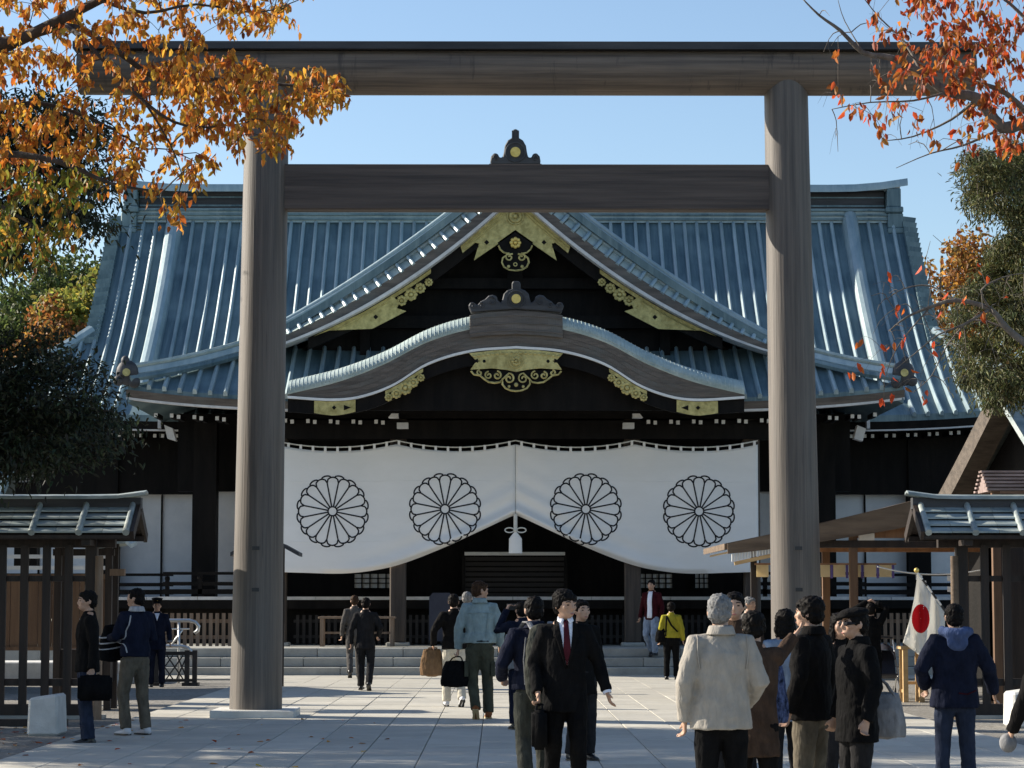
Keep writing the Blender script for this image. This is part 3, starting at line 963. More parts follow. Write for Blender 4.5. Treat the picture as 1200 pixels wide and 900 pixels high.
# ---- white painted rafter tips
tip = MB().box(-.04, .04, 0, .035, -.045, .045).mesh('rafter_tip')
raf = MB().box(-.045, .045, .036, .9, -.05, .05).mesh('rafter')
i = 0
for k in range(-16, 17):
    xc = k * .53
    for dx in (-.075, .085):
        x = xc + dx
        if abs(x) > 8.5: continue
        if abs(x) < 2.9: continue
        zz = 5.80 + .22 * (abs(x) / 8.9) ** 4 + (0 if dx < 0 else -.02)
        obj('rafter_tip', tip, 'white_paint', hall, (x, 56.75 - 62, zz))
        obj('rafter', raf, 'dark_wood', hall, (x, 56.75 - 62, zz))
for s in (-1, 1):
    for k in range(11):
        for dx in (-.08, .12):
            x = s * (8.55 + k * .555 + dx)
            obj('rafter_tip', tip, 'white_paint', hall, (x, 62.5 - 62, 5.86 + lift(x, 0)))
            obj('rafter', raf, 'dark_wood', hall, (x, 62.5 - 62, 5.86 + lift(x, 0)))
    MB().plate([(s * 2.72, 5.87), (s * 2.95, 5.87), (s * 2.82, 6.03), (s * 2.72, 6.03)], 56.3, .4).build('bracket_tip', 'white_paint', hall)
    MB().box(s * 2.62 - .13, s * 2.62 + .13, 56.3, 56.6, 5.62, 5.75).build('bracket_tip', 'edge_paint', hall)
    MB().add([(s * 8.2 - .1, 57.5, 5.78), (s * 8.2 + .1, 57.5, 5.70), (s * 8.12 + .1, 57.5, 5.4), (s * 8.12 - .1, 57.5, 5.46), (s * 8.2 - .1, 57.8, 5.78), (s * 8.2 + .1, 57.8, 5.70), (s * 8.12 + .1, 57.8, 5.4), (s * 8.12 - .1, 57.8, 5.46)],
             [(0, 1, 2, 3), (4, 7, 6, 5), (0, 4, 5, 1), (1, 5, 6, 2), (2, 6, 7, 3), (3, 7, 4, 0)]).build('bracket_tip', 'edge_paint', hall)
# ---- body: podium, steps, floor, posts, walls
MB().box(-15, 15, 54.3, 80, 0, .58).build('podium', 'stone', hall)
st = MB().box(-9.2, 9.2, 53.5, 54.35, 0, .18).build('stone_steps', 'joint', hall)
for k in range(3):
    x = -9.3
    y0 = 53.0 + k * .42
    first = True
    while x < 9.25:
        w = min(random.uniform(1.7, 2.1) if not first else random.uniform(.8, 1.8), 9.3 - x)
        first = False
        MB().box(x + .005, x + w - .005, y0, 54.5 + k * .01, .2 * k + (.006 if k else 0), .2 * (k + 1)).build('step_block', 'stone', st, bevel=.012)
        x += w
x = -15.0
while x < 15:                                   # edging stones of the podium beside the steps
    if abs(x + .75) > 9.3:
        MB().box(x + .005, x + 1.495, 54.15, 54.8, 0.0, .60).build('edging_stone', 'stone', hall, bevel=.012)
    x += 1.5
MB().box(-8.6, 8.6, 59.0, 66, 1.45, 1.66).box(-15, 15, 62.0, 66, 1.45, 1.655).build('veranda_floor', 'dark_wood', hall)
b = MB()
for x0, x1, y in ((-8.6, 8.6, 58.96), (-15, -8.62, 61.96), (8.62, 15, 61.96)):
    xx_ = x0
    while xx_ < x1 - .01:
        w = min(.95, x1 - xx_)
        MB().box(xx_ + .006, xx_ + w - .006, y, y + .2, 1.662, 1.74).build('edge_board', 'edge_paint', hall)
        xx_ += w
b = MB().box(-8.5, 8.5, 59.6, 59.8, .6, 1.45).box(-15, 15, 62.4, 62.6, .6, 1.45)
b.build('underfloor_wall', 'dark_wood', hall)
pk = MB()
for s in (-1, 1):
    for x in np.arange(6.3, 9.1, .145):
        pk.box(s * x - .04, s * x + .04, 55.2, 55.24, .62, 1.36 if int(round(x / .145)) % 1 == 0 else 1.3)
    pk.box(min(s * 6.2, s * 9.1), max(s * 6.2, s * 9.1), 55.24, 55.3, .78, .86).box(min(s * 6.2, s * 9.1), max(s * 6.2, s * 9.1), 55.24, 55.3, 1.14, 1.22)
o = pk.build('picket_fence', 'picket_wood', hall); o['kind'] = 'stuff'
pk = MB()
for x in np.arange(-5.2, 5.3, .15):
    if abs(x) < 1.3: continue
    pk.box(x - .035, x + .035, 58.6, 58.64, .62, 1.30)
pk.box(-5.3, -1.3, 58.64, 58.7, .75, .82).box(-5.3, -1.3, 58.64, 58.7, 1.12, 1.19).box(1.3, 5.3, 58.64, 58.7, .75, .82).box(1.3, 5.3, 58.64, 58.7, 1.12, 1.19)
pk.build('picket_fence', 'screen_wood', hall)['kind'] = 'stuff'
for x in (-5.55, -2.75, 2.75, 5.55):
    MB().box(x - .19, x + .19, 57.15, 57.53, .66, 6.0).build('porch_post', 'post_wood', hall, bevel=.03)
    MB().box(x - .27, x + .27, 57.07, 57.61, .575, .67).build('post_base', 'stone', hall, bevel=.02)
for s in (-1, 1):
    MB().box(s * 7.6 - .28, s * 7.6 + .28, 59.8, 60.36, 1.66, 6.0).build('corner_post', 'dark_wood', hall)
    # white plaster panels between dark posts
    b = MB()
    for x0, x1, y in ((5.9, 7.9, 61.0), (8.25, 9.2, 64), (9.24, 10.3, 64), (10.9, 12.4, 64), (12.45, 14, 64)):
        MB().box(min(s * x0, s * x1), max(s * x0, s * x1), y, y + .1, 1.7, 4.36 if y < 62 else 4.42).build('plaster_panel', 'plaster', hall)
    for x in (9.22, 12.425):
        MB().box(s * x - .02, s * x + .02, 63.94, 64.1, 1.7, 4.4).build('panel_batten', 'dark_wood', hall)
    for x in (8.1, 10.6, 14.2):
        MB().box(s * x - .28, s * x + .28, 63.6, 64.16, 1.66, 6.4).build('wall_post', 'dark_wood', hall)
    MB().box(min(s * 5.7, s * 8.4), max(s * 5.7, s * 8.4), 60.8, 61.3, 4.36, 6.3).build('head_beam', 'dark_wood', hall)
    MB().box(min(s * 8.0, s * 15), max(s * 8.0, s * 15), 63.7, 64.3, 4.42, 6.2).build('head_beam', 'dark_wood', hall)
    # railing
    for y, x0, x1 in ((59.1, 5.9, 8.5), (62.1, 8.65, 14.9)):
        rl = MB().bar((s * x0, y, 2.30), (s * x1, y, 2.30), .07, .07)
        rl.bar((s * x0, y, 2.05), (s * x1, y, 2.05), .06, .09).bar((s * x0, y, 1.86), (s * x1, y, 1.86), .1, .12)
        x = x0 + .15
        while x < x1:
            rl.box(s * x - .05, s * x + .05, y - .05, y + .05, 1.74, 2.26)
            rl.ell((s * x, y, 2.2), (.07, .07, .07), 8, 5)
            x += 1.55
        rl.build('railing', 'dark_wood', hall)
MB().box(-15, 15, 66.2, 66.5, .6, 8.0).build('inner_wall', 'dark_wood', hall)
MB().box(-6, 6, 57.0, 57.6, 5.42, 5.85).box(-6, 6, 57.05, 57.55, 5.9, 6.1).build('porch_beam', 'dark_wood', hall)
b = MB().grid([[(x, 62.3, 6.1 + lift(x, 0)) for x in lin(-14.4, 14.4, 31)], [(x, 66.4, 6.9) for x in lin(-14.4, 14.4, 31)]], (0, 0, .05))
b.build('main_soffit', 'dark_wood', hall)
# lattice windows inside the porch
for x0, x1 in ((3.1, 3.95), (4.5, 4.85), (-4.0, -3.0)):
    MB().box(x0, x1, 61.0, 61.05, 1.95, 2.32).build('paper_window', 'shoji', hall)
    b = MB()
    for x in lin(x0, x1, 6 if x1 - x0 > .5 else 4):
        b.box(x - .015, x + .015, 60.96, 60.999, 1.95, 2.32)
    for z in (1.95, 2.08, 2.2, 2.32):
        b.box(x0, x1, 60.955, 60.99, z - .012, z + .012)
    b.build('window_lattice', 'dark_wood', hall)
MB().box(-5.7, 5.7, 61.2, 61.4, 1.66, 6.4).build('inner_screen', 'dark_wood', hall)

# wooden screen in the entrance with white top board
sc = empty('slatted_screen', (0, 59.4, 1.66), 'dark slatted wooden screen with a white top board under the curtain opening', 'screen')
MB().box(-1.2, 1.2, 59.44, 59.5, 1.66, 2.74).build('backing', 'dark_wood', sc)
sl = MB().box(-1.2, 1.2, 59.37, 59.435, -.045, .045).mesh('slat', (0, 59.4, 0))
for k in range(8):
    obj('slat', sl, 'screen_wood', sc, (0, 0, .12 + k * .125))
MB().box(-1.22, 1.22, 59.3, 59.52, 2.74, 2.82).build('top_board', 'white_paint', sc)
MB().box(-1.28, -1.2, 59.3, 59.52, 1.66, 2.74).build('post', 'dark_wood', sc)
MB().box(1.2, 1.28, 59.3, 59.52, 1.66, 2.74).build('post', 'dark_wood', sc)
# low offering table on the podium and dark notice board
def table(name, x0, x1, y0, y1, z0, z1, m, label, cat):
    t = empty(name, ((x0 + x1) / 2, (y0 + y1) / 2, z0), label, cat)
    MB().box(x0, x1, y0, y1, z1 - .05, z1).build('table_top', m, t, bevel=.006)
    for x in (x0 + .08, x1 - .08):
        for y in (y0 + .06, y1 - .06):
            MB().box(x - .04, x + .04, y - .04, y + .04, z0 - .002, z1 - .05).build('leg', m, t)
        MB().box(x - .02, x + .02, y0 + .1, y1 - .1, z0 + .15, z0 + .2).build('stretcher', m, t)
    MB().box(x0 + .12, x1 - .12, (y0 + y1) / 2 - .02, (y0 + y1) / 2 + .02, z0 + .28, z0 + .33).build('stretcher', m, t)
    return t


a = P(374, 722, 56.2); c = P(464, 722, 56.2)
table('wooden_table', a.x, c.x, 55.9, 56.5, .60, 1.28, 'picket_wood', 'low brown wooden table on the podium beside the porch post', 'table')
a = P(503, 700, 55.9); c = P(531, 700, 55.9)
t = empty('notice_board', ((a.x + c.x) / 2, 55.9, .6), 'dark navy standing notice board on the podium', 'board')
MB().plate([(a.x, .72), (c.x, .72), (c.x, 1.72), (c.x - .08, 1.82), (a.x + .08, 1.82), (a.x, 1.72)], 55.88, .05).build('panel', 'navy_board', t)
MB().box(a.x + .03, a.x + .08, 55.75, 56.1, .598, .64).box(a.x + .03, a.x + .08, 55.88, 55.93, .64, .75).build('foot', 'black_metal', t)
MB().box(c.x - .08, c.x - .03, 55.75, 56.1, .598, .64).box(c.x - .08, c.x - .03, 55.88, 55.93, .64, .75).build('foot', 'black_metal', t)

# ------------------------------------------------------------------ the white curtain with four crests
CT = 5.24
def ctop(x):
    t = abs(x)
    seg = 2.79 if t < 2.79 else 2.9
    f = (t / 2.79) if t < 2.79 else (t - 2.79) / 2.9
    return CT + .05 - .17 * 4 * f * (1 - f) * .95
CBT = [(0, 3.63), (.1, 3.60), (.76, 3.29), (1.75, 2.84), (2.74, 2.47), (3.4, 2.33), (4.07, 2.27), (5.0, 2.29), (5.68, 2.31)]
cbot = lambda x: interp(CBT, abs(x))


def csurf(x, z):
    """depth of the cloth: nearly flat above, drawn folds near the lower edge"""
    h = z - cbot(x)
    hang = max(0, 1 - abs(x) / 4.2)
    f = math.exp(-h / .38)
    y = 56.98 + .035 * math.sin(x * 2.1 + z * .6) + .012 * math.sin(x * 5.3 + 1)
    y -= hang * f * (.15 * math.sin(h * 13 + .6 * math.sin(abs(x) * 2)) + .09)
    y -= .03 * math.exp(-h / .9) * math.sin(abs(x) * 3.2 + z * 1.5)
    if h < .1: y += (0.1 - h) * .8 * (1 if abs(x) < 4.5 else .2)
    return y


cu = empty('curtain', (0, 57, 2.3), 'wide white cloth curtain with four black chrysanthemum crests, parted in the middle', 'curtain')
for s in (-1, 1):
    rows = []
    for t in [i / 56 for i in range(57)]:
        row = []
        for x in lin(0.004, 5.68, 70):
            zb, zt = cbot(x), ctop(x)
            z = zb + (zt - zb) * (t ** 1.35)
            row.append((s * x, csurf(s * x, z), z))
        rows.append(row)
    MB().grid(rows, (0, .006, 0)).build('cloth_half', 'curtain', cu, True)
    for z in (3.02, 4.42):
        MB().tube([(s * x, csurf(s * x, z) - .002, z + .02 * math.sin(x)) for x in lin(.02 if z > 3.7 else 3.0 if z < 3.1 else .02, 5.66, 30)], .004, 4).build('seam', 'curtain', cu)


def crest(cx, cz, r):
    m = MB()

    def ribbon(pts, w):
        rows = []
        n = len(pts)
        L_, R_ = [], []
        for i, p in enumerate(pts):
            a = V(pts[max(i - 1, 0)]); b_ = V(pts[min(i + 1, n - 1)])
            d = (b_ - a)
            d = V((-d.y, d.x)).normalized() * w / 2
            for lst, q in ((L_, V(p) + d), (R_, V(p) - d)):
                x = cx + q.x * r; z = cz + q.y * r
                lst.append((x, csurf(x, max(z, cbot(x) + .005)) - .007, max(z, cbot(x) + .004)))
        m.grid([L_, R_])
    W = .040
    ribbon([(.125 * math.cos(a), .125 * math.sin(a)) for a in lin(0, 2 * math.pi, 30)], W)
    for k in range(16):
        a = 2 * math.pi * (k + .5) / 16
        ribbon([(t * math.cos(a), t * math.sin(a)) for t in lin(.14, .80, 6)], W * .95)
        # petal tip
        a0 = 2 * math.pi * k / 16
        da = math.pi / 16
        pts = []
        for q in lin(-1, 1, 11):
            rr = .80 + .135 * math.sqrt(max(0, 1 - q * q))
            aa = a0 + da * q * .98
            pts.append((rr * math.cos(aa), rr * math.sin(aa)))
        ribbon(pts, W)
        pts = []
        for q in lin(-1, 1, 9):
            rr = .915 + .07 * math.sqrt(max(0, 1 - q * q))
            aa = a + da * q * .78
            pts.append((rr * math.cos(aa), rr * math.sin(aa)))
        ribbon(pts, W)
    return m.build('crest', 'crest_ink', cu)


for x, z in ((-4.27, 3.72), (-1.645, 3.77), (1.645, 3.77), (4.29, 3.72)):
    crest(x, z, .85)
# hanging rope and loops
b = MB()
for s in (-1, 1):
    b.tube([(s * x, 56.97, ctop(x) + .09) for x in lin(0, 5.68, 50)], .016, 5)
b.build('rope', 'rope', cu)
b = MB()
for k in range(40):
    x = -5.6 + k * 11.2 / 39
    b.box(x - .03, x + .03, 56.955, 56.99, ctop(x) - .02, ctop(x) + .105)
b.build('loops', 'curtain', cu)['kind'] = 'stuff'
# white cord with bow and tassel
tas = empty('curtain_tassel', (0, 56.9, 2.77), 'white tied cord with bow and cloth tassel hanging in the curtain gap', 'tassel')
MB().tube([(0, 56.92, 3.66), (0, 56.92, 3.28)], .045, 8).build('cord', 'rope', tas)
b = MB()
for s in (-1, 1):
    b.tube([(s * (.03 + .13 * (1 - math.cos(a)) / 1.2), 56.9, 3.28 + .055 * math.sin(a) - .0) for a in lin(0, 6.0, 14)], .016, 6)
b.ell((0, 56.89, 3.28), (.05, .045, .05), 8, 6)
b.build('bow', 'rope', tas)
MB().tube([(0, 56.92, 3.24), (0, 56.92, 3.15), (0, 56.92, 3.08), (0, 56.92, 2.74)], [(.03, .03), (.10, .05), (.15, .06), (.155, .06)], 12, ref=(1, 0, 0)).build('cloth_strip', 'curtain', tas)

# ------------------------------------------------------------------ roofed fences on both sides of the gate
def fence(s):
    side = 'before the brown plank screen' if s < 0 else 'beside the flag'
    f = empty('roofed_fence', (s * 6.1, 34, 0), 'dark timber lattice fence with copper roof ' + side, 'fence', 'roofed fences beside the gate')
    X0, X1 = 5.42, 11.2
    bx = lambda m, x0, x1, *r: m.box(min(s * x0, s * x1), max(s * x0, s * x1), *r)
    bx(MB(), X0 - .05, X1, 33.91, 34.09, 2.90, 3.055).build('ridge_board', 'dark_copper', f)
    rows = []
    for y, dz in ((33.85, 3.06), (33.86, 3.075), (34, 3.10), (34.14, 3.075), (34.15, 3.06)):
        rows.append([(s * x, y, dz + .06 * max(0, 1 - (x - X0 + .12) / .6) ** 2) for x in lin(X0 - .12, X1, 16)])
    MB().grid(rows, (0, 0, -.03)).build('ridge_cap', 'copper_green', f)
    pitch = (.40 / .62)
    for sy in (-1, 1):
        b = MB()
        b.grid([[(s * X0, 34 + sy * .03, 2.93), (s * X1, 34 + sy * .03, 2.93)], [(s * X0, 34 + sy * .64, 2.93 - .64 * pitch), (s * X1, 34 + sy * .64, 2.93 - .64 * pitch)]], (0, 0, -.05))
        b.build('roof_deck', 'fence_wood', f)
        xr = X0 + .06
        while xr < X1 - .3:
            MB().tube([(s * xr, 34 + sy * .06, 2.96), (s * xr, 34 + sy * .3, 2.96 - .24 * pitch), (s * xr, 34 + sy * .69, 2.955 - .63 * pitch)], [.045, .045, .05], 8).build('rib', 'copper_green', f, True, 50)
            for k in range(4):
                y0, y1 = .06 + k * .155, .06 + k * .155 + .17
                for h in range(2):
                    xa, xb = xr + .04 + h * .285, xr + .04 + h * .285 + .28
                    m = MB()
                    th = .022
                    m.add([(s * x, 34 + sy * y, 2.945 - y * pitch + (.050 if y == y1 else 0) + t) for x in (xa, xb) for y in (y0, y1) for t in (0, th)],
                          [(0, 1, 3, 2), (4, 6, 7, 5), (0, 4, 5, 1), (2, 3, 7, 6), (1, 5, 7, 3), (0, 2, 6, 4)])
                    m.build('shingle', 'copper_green', f)
            xr += .645
        m = MB()
        MB().bar((s * (X0 - .02), 34 + sy * .05, 2.90), (s * (X0 - .02), 34 + sy * .66, 2.90 - .61 * pitch), .05, .14).build('verge_board', 'fence_wood', f)
        bx(MB(), X0 - .02, X1, 34 + sy * .52 - .03, 34 + sy * .52 + .03, 2.46, 2.53).build('eave_purlin', 'fence_wood', f)
    xb = X0 + .25
    bx(MB(), X0 + .3, X1, 33.93, 34.07, 2.36, 2.50).build('top_beam', 'fence_wood', f)
    for z, h in ((1.93, .08), (.50, .10)):
        bx(MB(), 6.0, X1, 33.95, 34.05, z - h / 2, z + h / 2).build('rail', 'fence_wood', f)
    bx(MB(), 5.9, X1, 33.9, 34.1, .03, .20).build('sill', 'fence_wood', f)
    bx(MB(), 5.85, X1, 33.8, 34.2, 0, .05).build('footing', 'stone', f)
    for x in (6.05, 7.96, 9.85):
        bx(MB(), x - .08, x + .08, 33.91, 34.09, .05, 2.86).build('post', 'fence_wood', f, bevel=.012)
        bx(MB(), x - .06, x + .06, 33.45, 34.55, 2.38, 2.46).build('bracket_arm', 'fence_wood', f)
    for k in range(1, 17):
        x = 6.05 + k * .306
        if abs(x - 7.96) < .16 or abs(x - 9.85) < .16: continue
        bx(MB(), x - .055, x + .055, 33.90, 33.95, .2, 2.40).build('slat', 'fence_wood', f)
    MB().tube([(s * 5.90, 33.72, 0), (s * 5.90, 33.72, 2.24)], [.062, .055], 12).build('stake', 'picket_wood' if s < 0 else 'roof_board', f, True, 50)
    return f


fence(-1)
fence(1)


def stone_block(x, y, label):
    o = MB().add([(-.19, -.32, 0), (.19, -.32, 0), (.19, .32, 0), (-.19, .32, 0), (-.18, -.3, .45), (.17, -.3, .5), (.17, .3, .5), (-.18, .3, .45)],
                 [(0, 3, 2, 1), (4, 5, 6, 7), (0, 1, 5, 4), (1, 2, 6, 5), (2, 3, 7, 6), (3, 0, 4, 7)]).build('stone_block', 'pale_stone', None, bevel=.03)
    o.location = (x, y, 0)
    return tag(o, label, 'block', 'pale stone blocks')


stone_block(-5.88, 29.9, 'pale stone block on the soil beside the person in black jacket and jeans')
stone_block(6.35, 31.6, 'pale stone block standing behind the person in navy hooded jacket')
# timber kerb along the soil strip
o = MB().box(-8.5, -6.0, 31.9, 32.05, 0, .09).build('kerb_beam', 'fence_wood'); tag(o, 'low dark timber kerb lying along the foot of the lattice fence', 'kerb')

# small wooden kiosk with a green copper hip roof behind the left fence
k = empty('wooden_kiosk', (-6.62, 37, 0), 'small dark wooden kiosk with green copper hip roof seen through the fence', 'kiosk')
def hip(m, cx, cy, hx, hy, z0, z1, rid=.0, th=.06, up=.06):
    e = [(cx - hx, cy - hy, z0 + up), (cx + hx, cy - hy, z0 + up), (cx + hx, cy + hy, z0 + up), (cx - hx, cy + hy, z0 + up)]
    a, b_ = (cx - rid, cy, z1), (cx + rid, cy, z1)
    vs = e + [a, b_, (cx, cy - hy, z0), (cx, cy + hy, z0), (cx - hx, cy, z0), (cx + hx, cy, z0)]
    n = len(vs)
    vs2 = vs + [(p[0], p[1], p[2] - th) for p in vs]
    fs = [(0, 6, 4), (6, 5, 4), (6, 1, 5), (1, 9, 5), (9, 2, 5), (2, 7, 5), (7, 4, 5), (7, 3, 4), (3, 8, 4), (8, 0, 4)]
    m.add(vs2, fs + [tuple(i + n for i in reversed(q)) for q in fs] + [(a_, b2, b2 + n, a_ + n) for a_, b2 in ((0, 6), (6, 1), (1, 9), (9, 2), (2, 7), (7, 3), (3, 8), (8, 0))])
    return m
hip(MB(), -6.62, 37, .66, .6, 2.48, 2.92, .2).build('roof', 'copper_green', k)
MB().box(-6.9, -6.34, 36.95, 37.05, 2.86, 3.0).build('ridge_board', 'dark_copper', k)
for x in (-7.0, -6.24):
    for y in (36.7, 37.3):
        MB().box(x - .05, x + .05, y - .05, y + .05, 0, 2.56).build('post', 'fence_wood', k)
MB().box(-7.0, -6.24, 36.7, 37.3, .4, .9).build('chest', 'fence_wood', k)
MB().box(-7.08, -6.16, 36.66, 36.74, 2.3, 2.4).build('beam', 'fence_wood', k)
MB().box(-6.22, -6.0, 36.64, 36.76, 2.0, 2.1).build('beam_end', 'picket_wood', k)

# brown plank screen behind the left fence
k = empty('plank_screen', (-7.6, 39, 0), 'warm brown vertical plank screen with white upper rails behind the lattice fence', 'screen')
for i in range(9):
    MB().box(-8.6 + i * .22, -8.6 + i * .22 + .212, 38.98, 39.02, .88, 1.98).build('plank', 'plank_wood', k)
for z in (2.12, 2.30):
    MB().box(-8.62, -6.55, 38.96, 39.04, z, z + .06).build('white_rail', 'white_paint', k)
MB().box(-8.62, -6.6, 38.94, 39.06, .84, .90).build('rail', 'plank_wood', k)
MB().box(-8.62, -6.6, 38.94, 39.06, 1.97, 2.05).build('rail', 'plank_wood', k)
for x in (-8.66, -6.6):
    MB().box(x - .05, x + .05, 38.94, 39.06, 0, 2.4).build('post', 'brown_wood', k)

# low shrine office at the far left: only its roof end shows
k = empty('side_building', (-12.5, 45, 0), 'low building with dark ribbed copper roof and small lattice vent at the left', 'building')
MB().box(-16, -9.9, 43, 47, 0, 3.1).build('wall', 'dark_wood', k)
rf = MB()
for sy in (-1, 1):
    rf.grid([[(x, 45, 4.12) for x in (-16.5, -9.3)], [(x, 45 + sy * 1.2, 3.55) for x in (-16.5, -9.3)], [(x, 45 + sy * 2.7, 2.95) for x in (-16.5, -9.3)]], (0, 0, -.1))
rf = rf.build('roof', 'copper', k)
for i in range(17):
    x = -9.34 - i * .42
    MB().tube([(x, 44.95, 4.16), (x, 43.8, 3.59), (x, 42.27, 2.98)], .05, 6).build('rib', 'copper_rib', rf)
MB().box(-16.5, -9.32, 44.8, 45.2, 4.12, 4.22).build('ridge_cap', 'copper_pale', rf)
a = P(31, 559, 42.9)
MB().box(a.x - .14, a.x + .14, 42.88, 42.92, a.z - .1, a.z + .1).build('vent_panel', 'shoji', k)
b = MB()
for i in range(6):
    x = a.x - .14 + i * .056
    b.box(x - .008, x + .008, 42.86, 42.879, a.z - .1, a.z + .1)
for i in range(5):
    z = a.z - .1 + i * .05
    b.box(a.x - .14, a.x + .14, 42.855, 42.879, z - .007, z + .007)
b.build('vent_lattice', 'dark_wood', k)
MB().box(a.x - .2, a.x + .2, 42.93, 43.1, a.z - 1.6, a.z + .14).build('vent_post', 'dark_wood', k)

# ------------------------------------------------------------------ open timber pavilion on the right
k = empty('timber_pavilion', (6.6, 42, 0), 'open timber pavilion with a brown shingled gable roof and hanging cards behind the right pillar', 'pavilion')
AX, AZ, EX, EZ = 6.7, 3.34, 3.30, 2.56
def pz(t):
    return AZ - (AZ - EZ) * (t * 1.12 - .12 * t * t)
for s in (-1, 1):
    rows = [[(AX + s * (AX - EX) * t, y, pz(t)) for t in lin(0, 1, 10)] for y in (39.95, 41, 42, 43, 44.05)]
    MB().grid(rows, (0, 0, -.10)).build('roof_slope', 'roof_board', k)
    # curved bargeboard
    rows = [[(AX + s * (AX - EX) * t, 39.9, pz(t) - .012) for t in lin(0, .985, 12)], [(AX + s * (AX - EX) * t, 39.9, pz(t) - .17 - .26 * (1 - t) ** .8) for t in lin(0, .985, 12)]]
    MB().grid(rows, (0, .07, 0)).build('bargeboard', 'roof_board', k)
    rows = [[(AX + s * (AX - EX) * t, 40.1, pz(t) - .14) for t in lin(.05, .97, 10)], [(AX + s * (AX - EX) * t, 43.9, pz(t) - .14) for t in lin(.05, .97, 10)]]
    MB().grid(rows, (0, 0, -.03)).build('soffit', 'pale_wood', k)
    b = MB()
    for i in range(26):
        t = .60 + .36 * i / 25
        x = AX + s * (AX - EX) * t
        b.box(x - .014, x + .014, 39.96, 40.02, pz(t) - .32, pz(t) - .20)
    b.build('batten_tips', 'white_paint', k)
    MB().bar((AX + s * (AX - EX) * .55, 40.04, pz(.55) - .36), (AX + s * (AX - EX) * .95, 40.04, pz(.95) - .36), .06, .06).build('eave_purlin', 'pale_wood', k)
    b = MB()
    for y in (40.3, 43.7):
        MB().box(AX + s * 1.24 - .065, AX + s * 1.24 + .065, y - .065, y + .065, 0, 2.9).build('post', 'plank_wood', k)
        if y < 42: MB().box(AX + s * 2.85 - .05, AX + s * 2.85 + .05, y + .3, y + .4, 0, 2.5).build('post', 'fence_wood', k)
MB().box(AX - 1.9, AX + 1.9, 40.22, 40.38, 2.50, 2.62).build('tie_beam', 'fence_wood', k)
MB().box(AX - 1.2, AX + 1.2, 40.24, 40.36, 2.66, 2.84).build('upper_beam', 'brown_wood', k)
MB().box(AX - 1.16, AX - .9, 40.2, 40.25, 2.62, 2.84).build('white_board', 'paper', k)
MB().box(AX - 1.9, AX + 1.9, 43.62, 43.78, 2.50, 2.66).build('tie_beam', 'brown_wood', k)
MB().box(AX - .08, AX + .08, 39.98, 44.0, 3.05, 3.2).build('ridge_pole', 'brown_wood', k)
# row of hanging cards
MB().bar((3.85, 40.5, 2.235), (6.2, 40.5, 2.235), .03, .03).build('card_rail', 'brown_wood', k)
for i in range(9):
    x = 3.98 + i * .255
    MB().box(x - .10, x + .10, 40.49, 40.505, 2.02, 2.225).build('hanging_card', 'card', k)
    if i > 3:
        MB().box(x + .108, x + .148, 40.5, 40.512, 2.0, 2.225).build('purple_ribbon', 'purple', k)
# straw rope with paper streamers
r = empty('straw_rope', (6.6, 38.4, 2.0), 'thin straw rope with white zigzag paper streamers strung across the pavilion', 'rope')
A, B = P(1028, 664, 38.4), P(1150, 668, 38.4)
MB().tube([A.lerp(B, t) - V((0, 0, .16 * 4 * t * (1 - t) * .6)) for t in lin(0, 1, 14)], .012, 5).build('cord', 'rope', r)
for t in (.42, .72):
    q = A.lerp(B, t) - V((0, 0, .1))
    b = MB()
    for i in range(4):
        x = q.x + (.03 if i % 2 else -.03)
        b.add([(x - .05, q.y, q.z - i * .085), (x + .05, q.y, q.z - i * .085 - .015), (x + .05, q.y + .012, q.z - i * .085 - .10), (x - .05, q.y + .012, q.z - i * .085 - .085)], [(0, 1, 2, 3)])
    b.build('paper_streamer', 'paper', r)
# wooden offering stand
a = P(1053, 757, 39.6)
table('offering_stand', a.x, a.x + .42, 39.4, 39.85, 0, .90, 'pale_wood', 'sunlit pale wooden stand below the national flag', 'stand')

# small shingled shed roof behind the right fence
k = empty('shingled_shed', (8.0, 37, 0), 'small shed with pinkish brown shingle roof rising behind the right fence', 'shed')
for row in range(6):
    z0, y0 = 3.28 + row * .058, 36.6 + row * .085
    x = 6.95 + (row % 2) * .12
    MB().box(6.95, 9.6, y0, y0 + .13, z0, z0 + .03).build('shingle_course', 'shingle', k)
    MB().box(6.95, 9.6, 74.25 - y0 - .13, 74.25 - y0, z0, z0 + .03).build('shingle_course', 'shingle', k)
MB().add([(x, y, z) for x in (6.99, 9.55) for y, z in ((36.64, 3.27), (37.125, 3.6), (37.6, 3.27))], [(0, 1, 2), (5, 4, 3), (0, 3, 4, 1), (1, 4, 5, 2), (2, 5, 3, 0)]).build('gable_fill', 'shingle', k)
for x in (7.1, 9.4):
    for y in (36.75, 37.5):
        MB().box(x - .06, x + .06, y - .06, y + .06, 0, 3.28).build('post', 'plank_wood', k)
MB().box(7.1, 9.4, 37.44, 37.5, .1, 3.2).build('plank_wall', 'fence_wood', k)

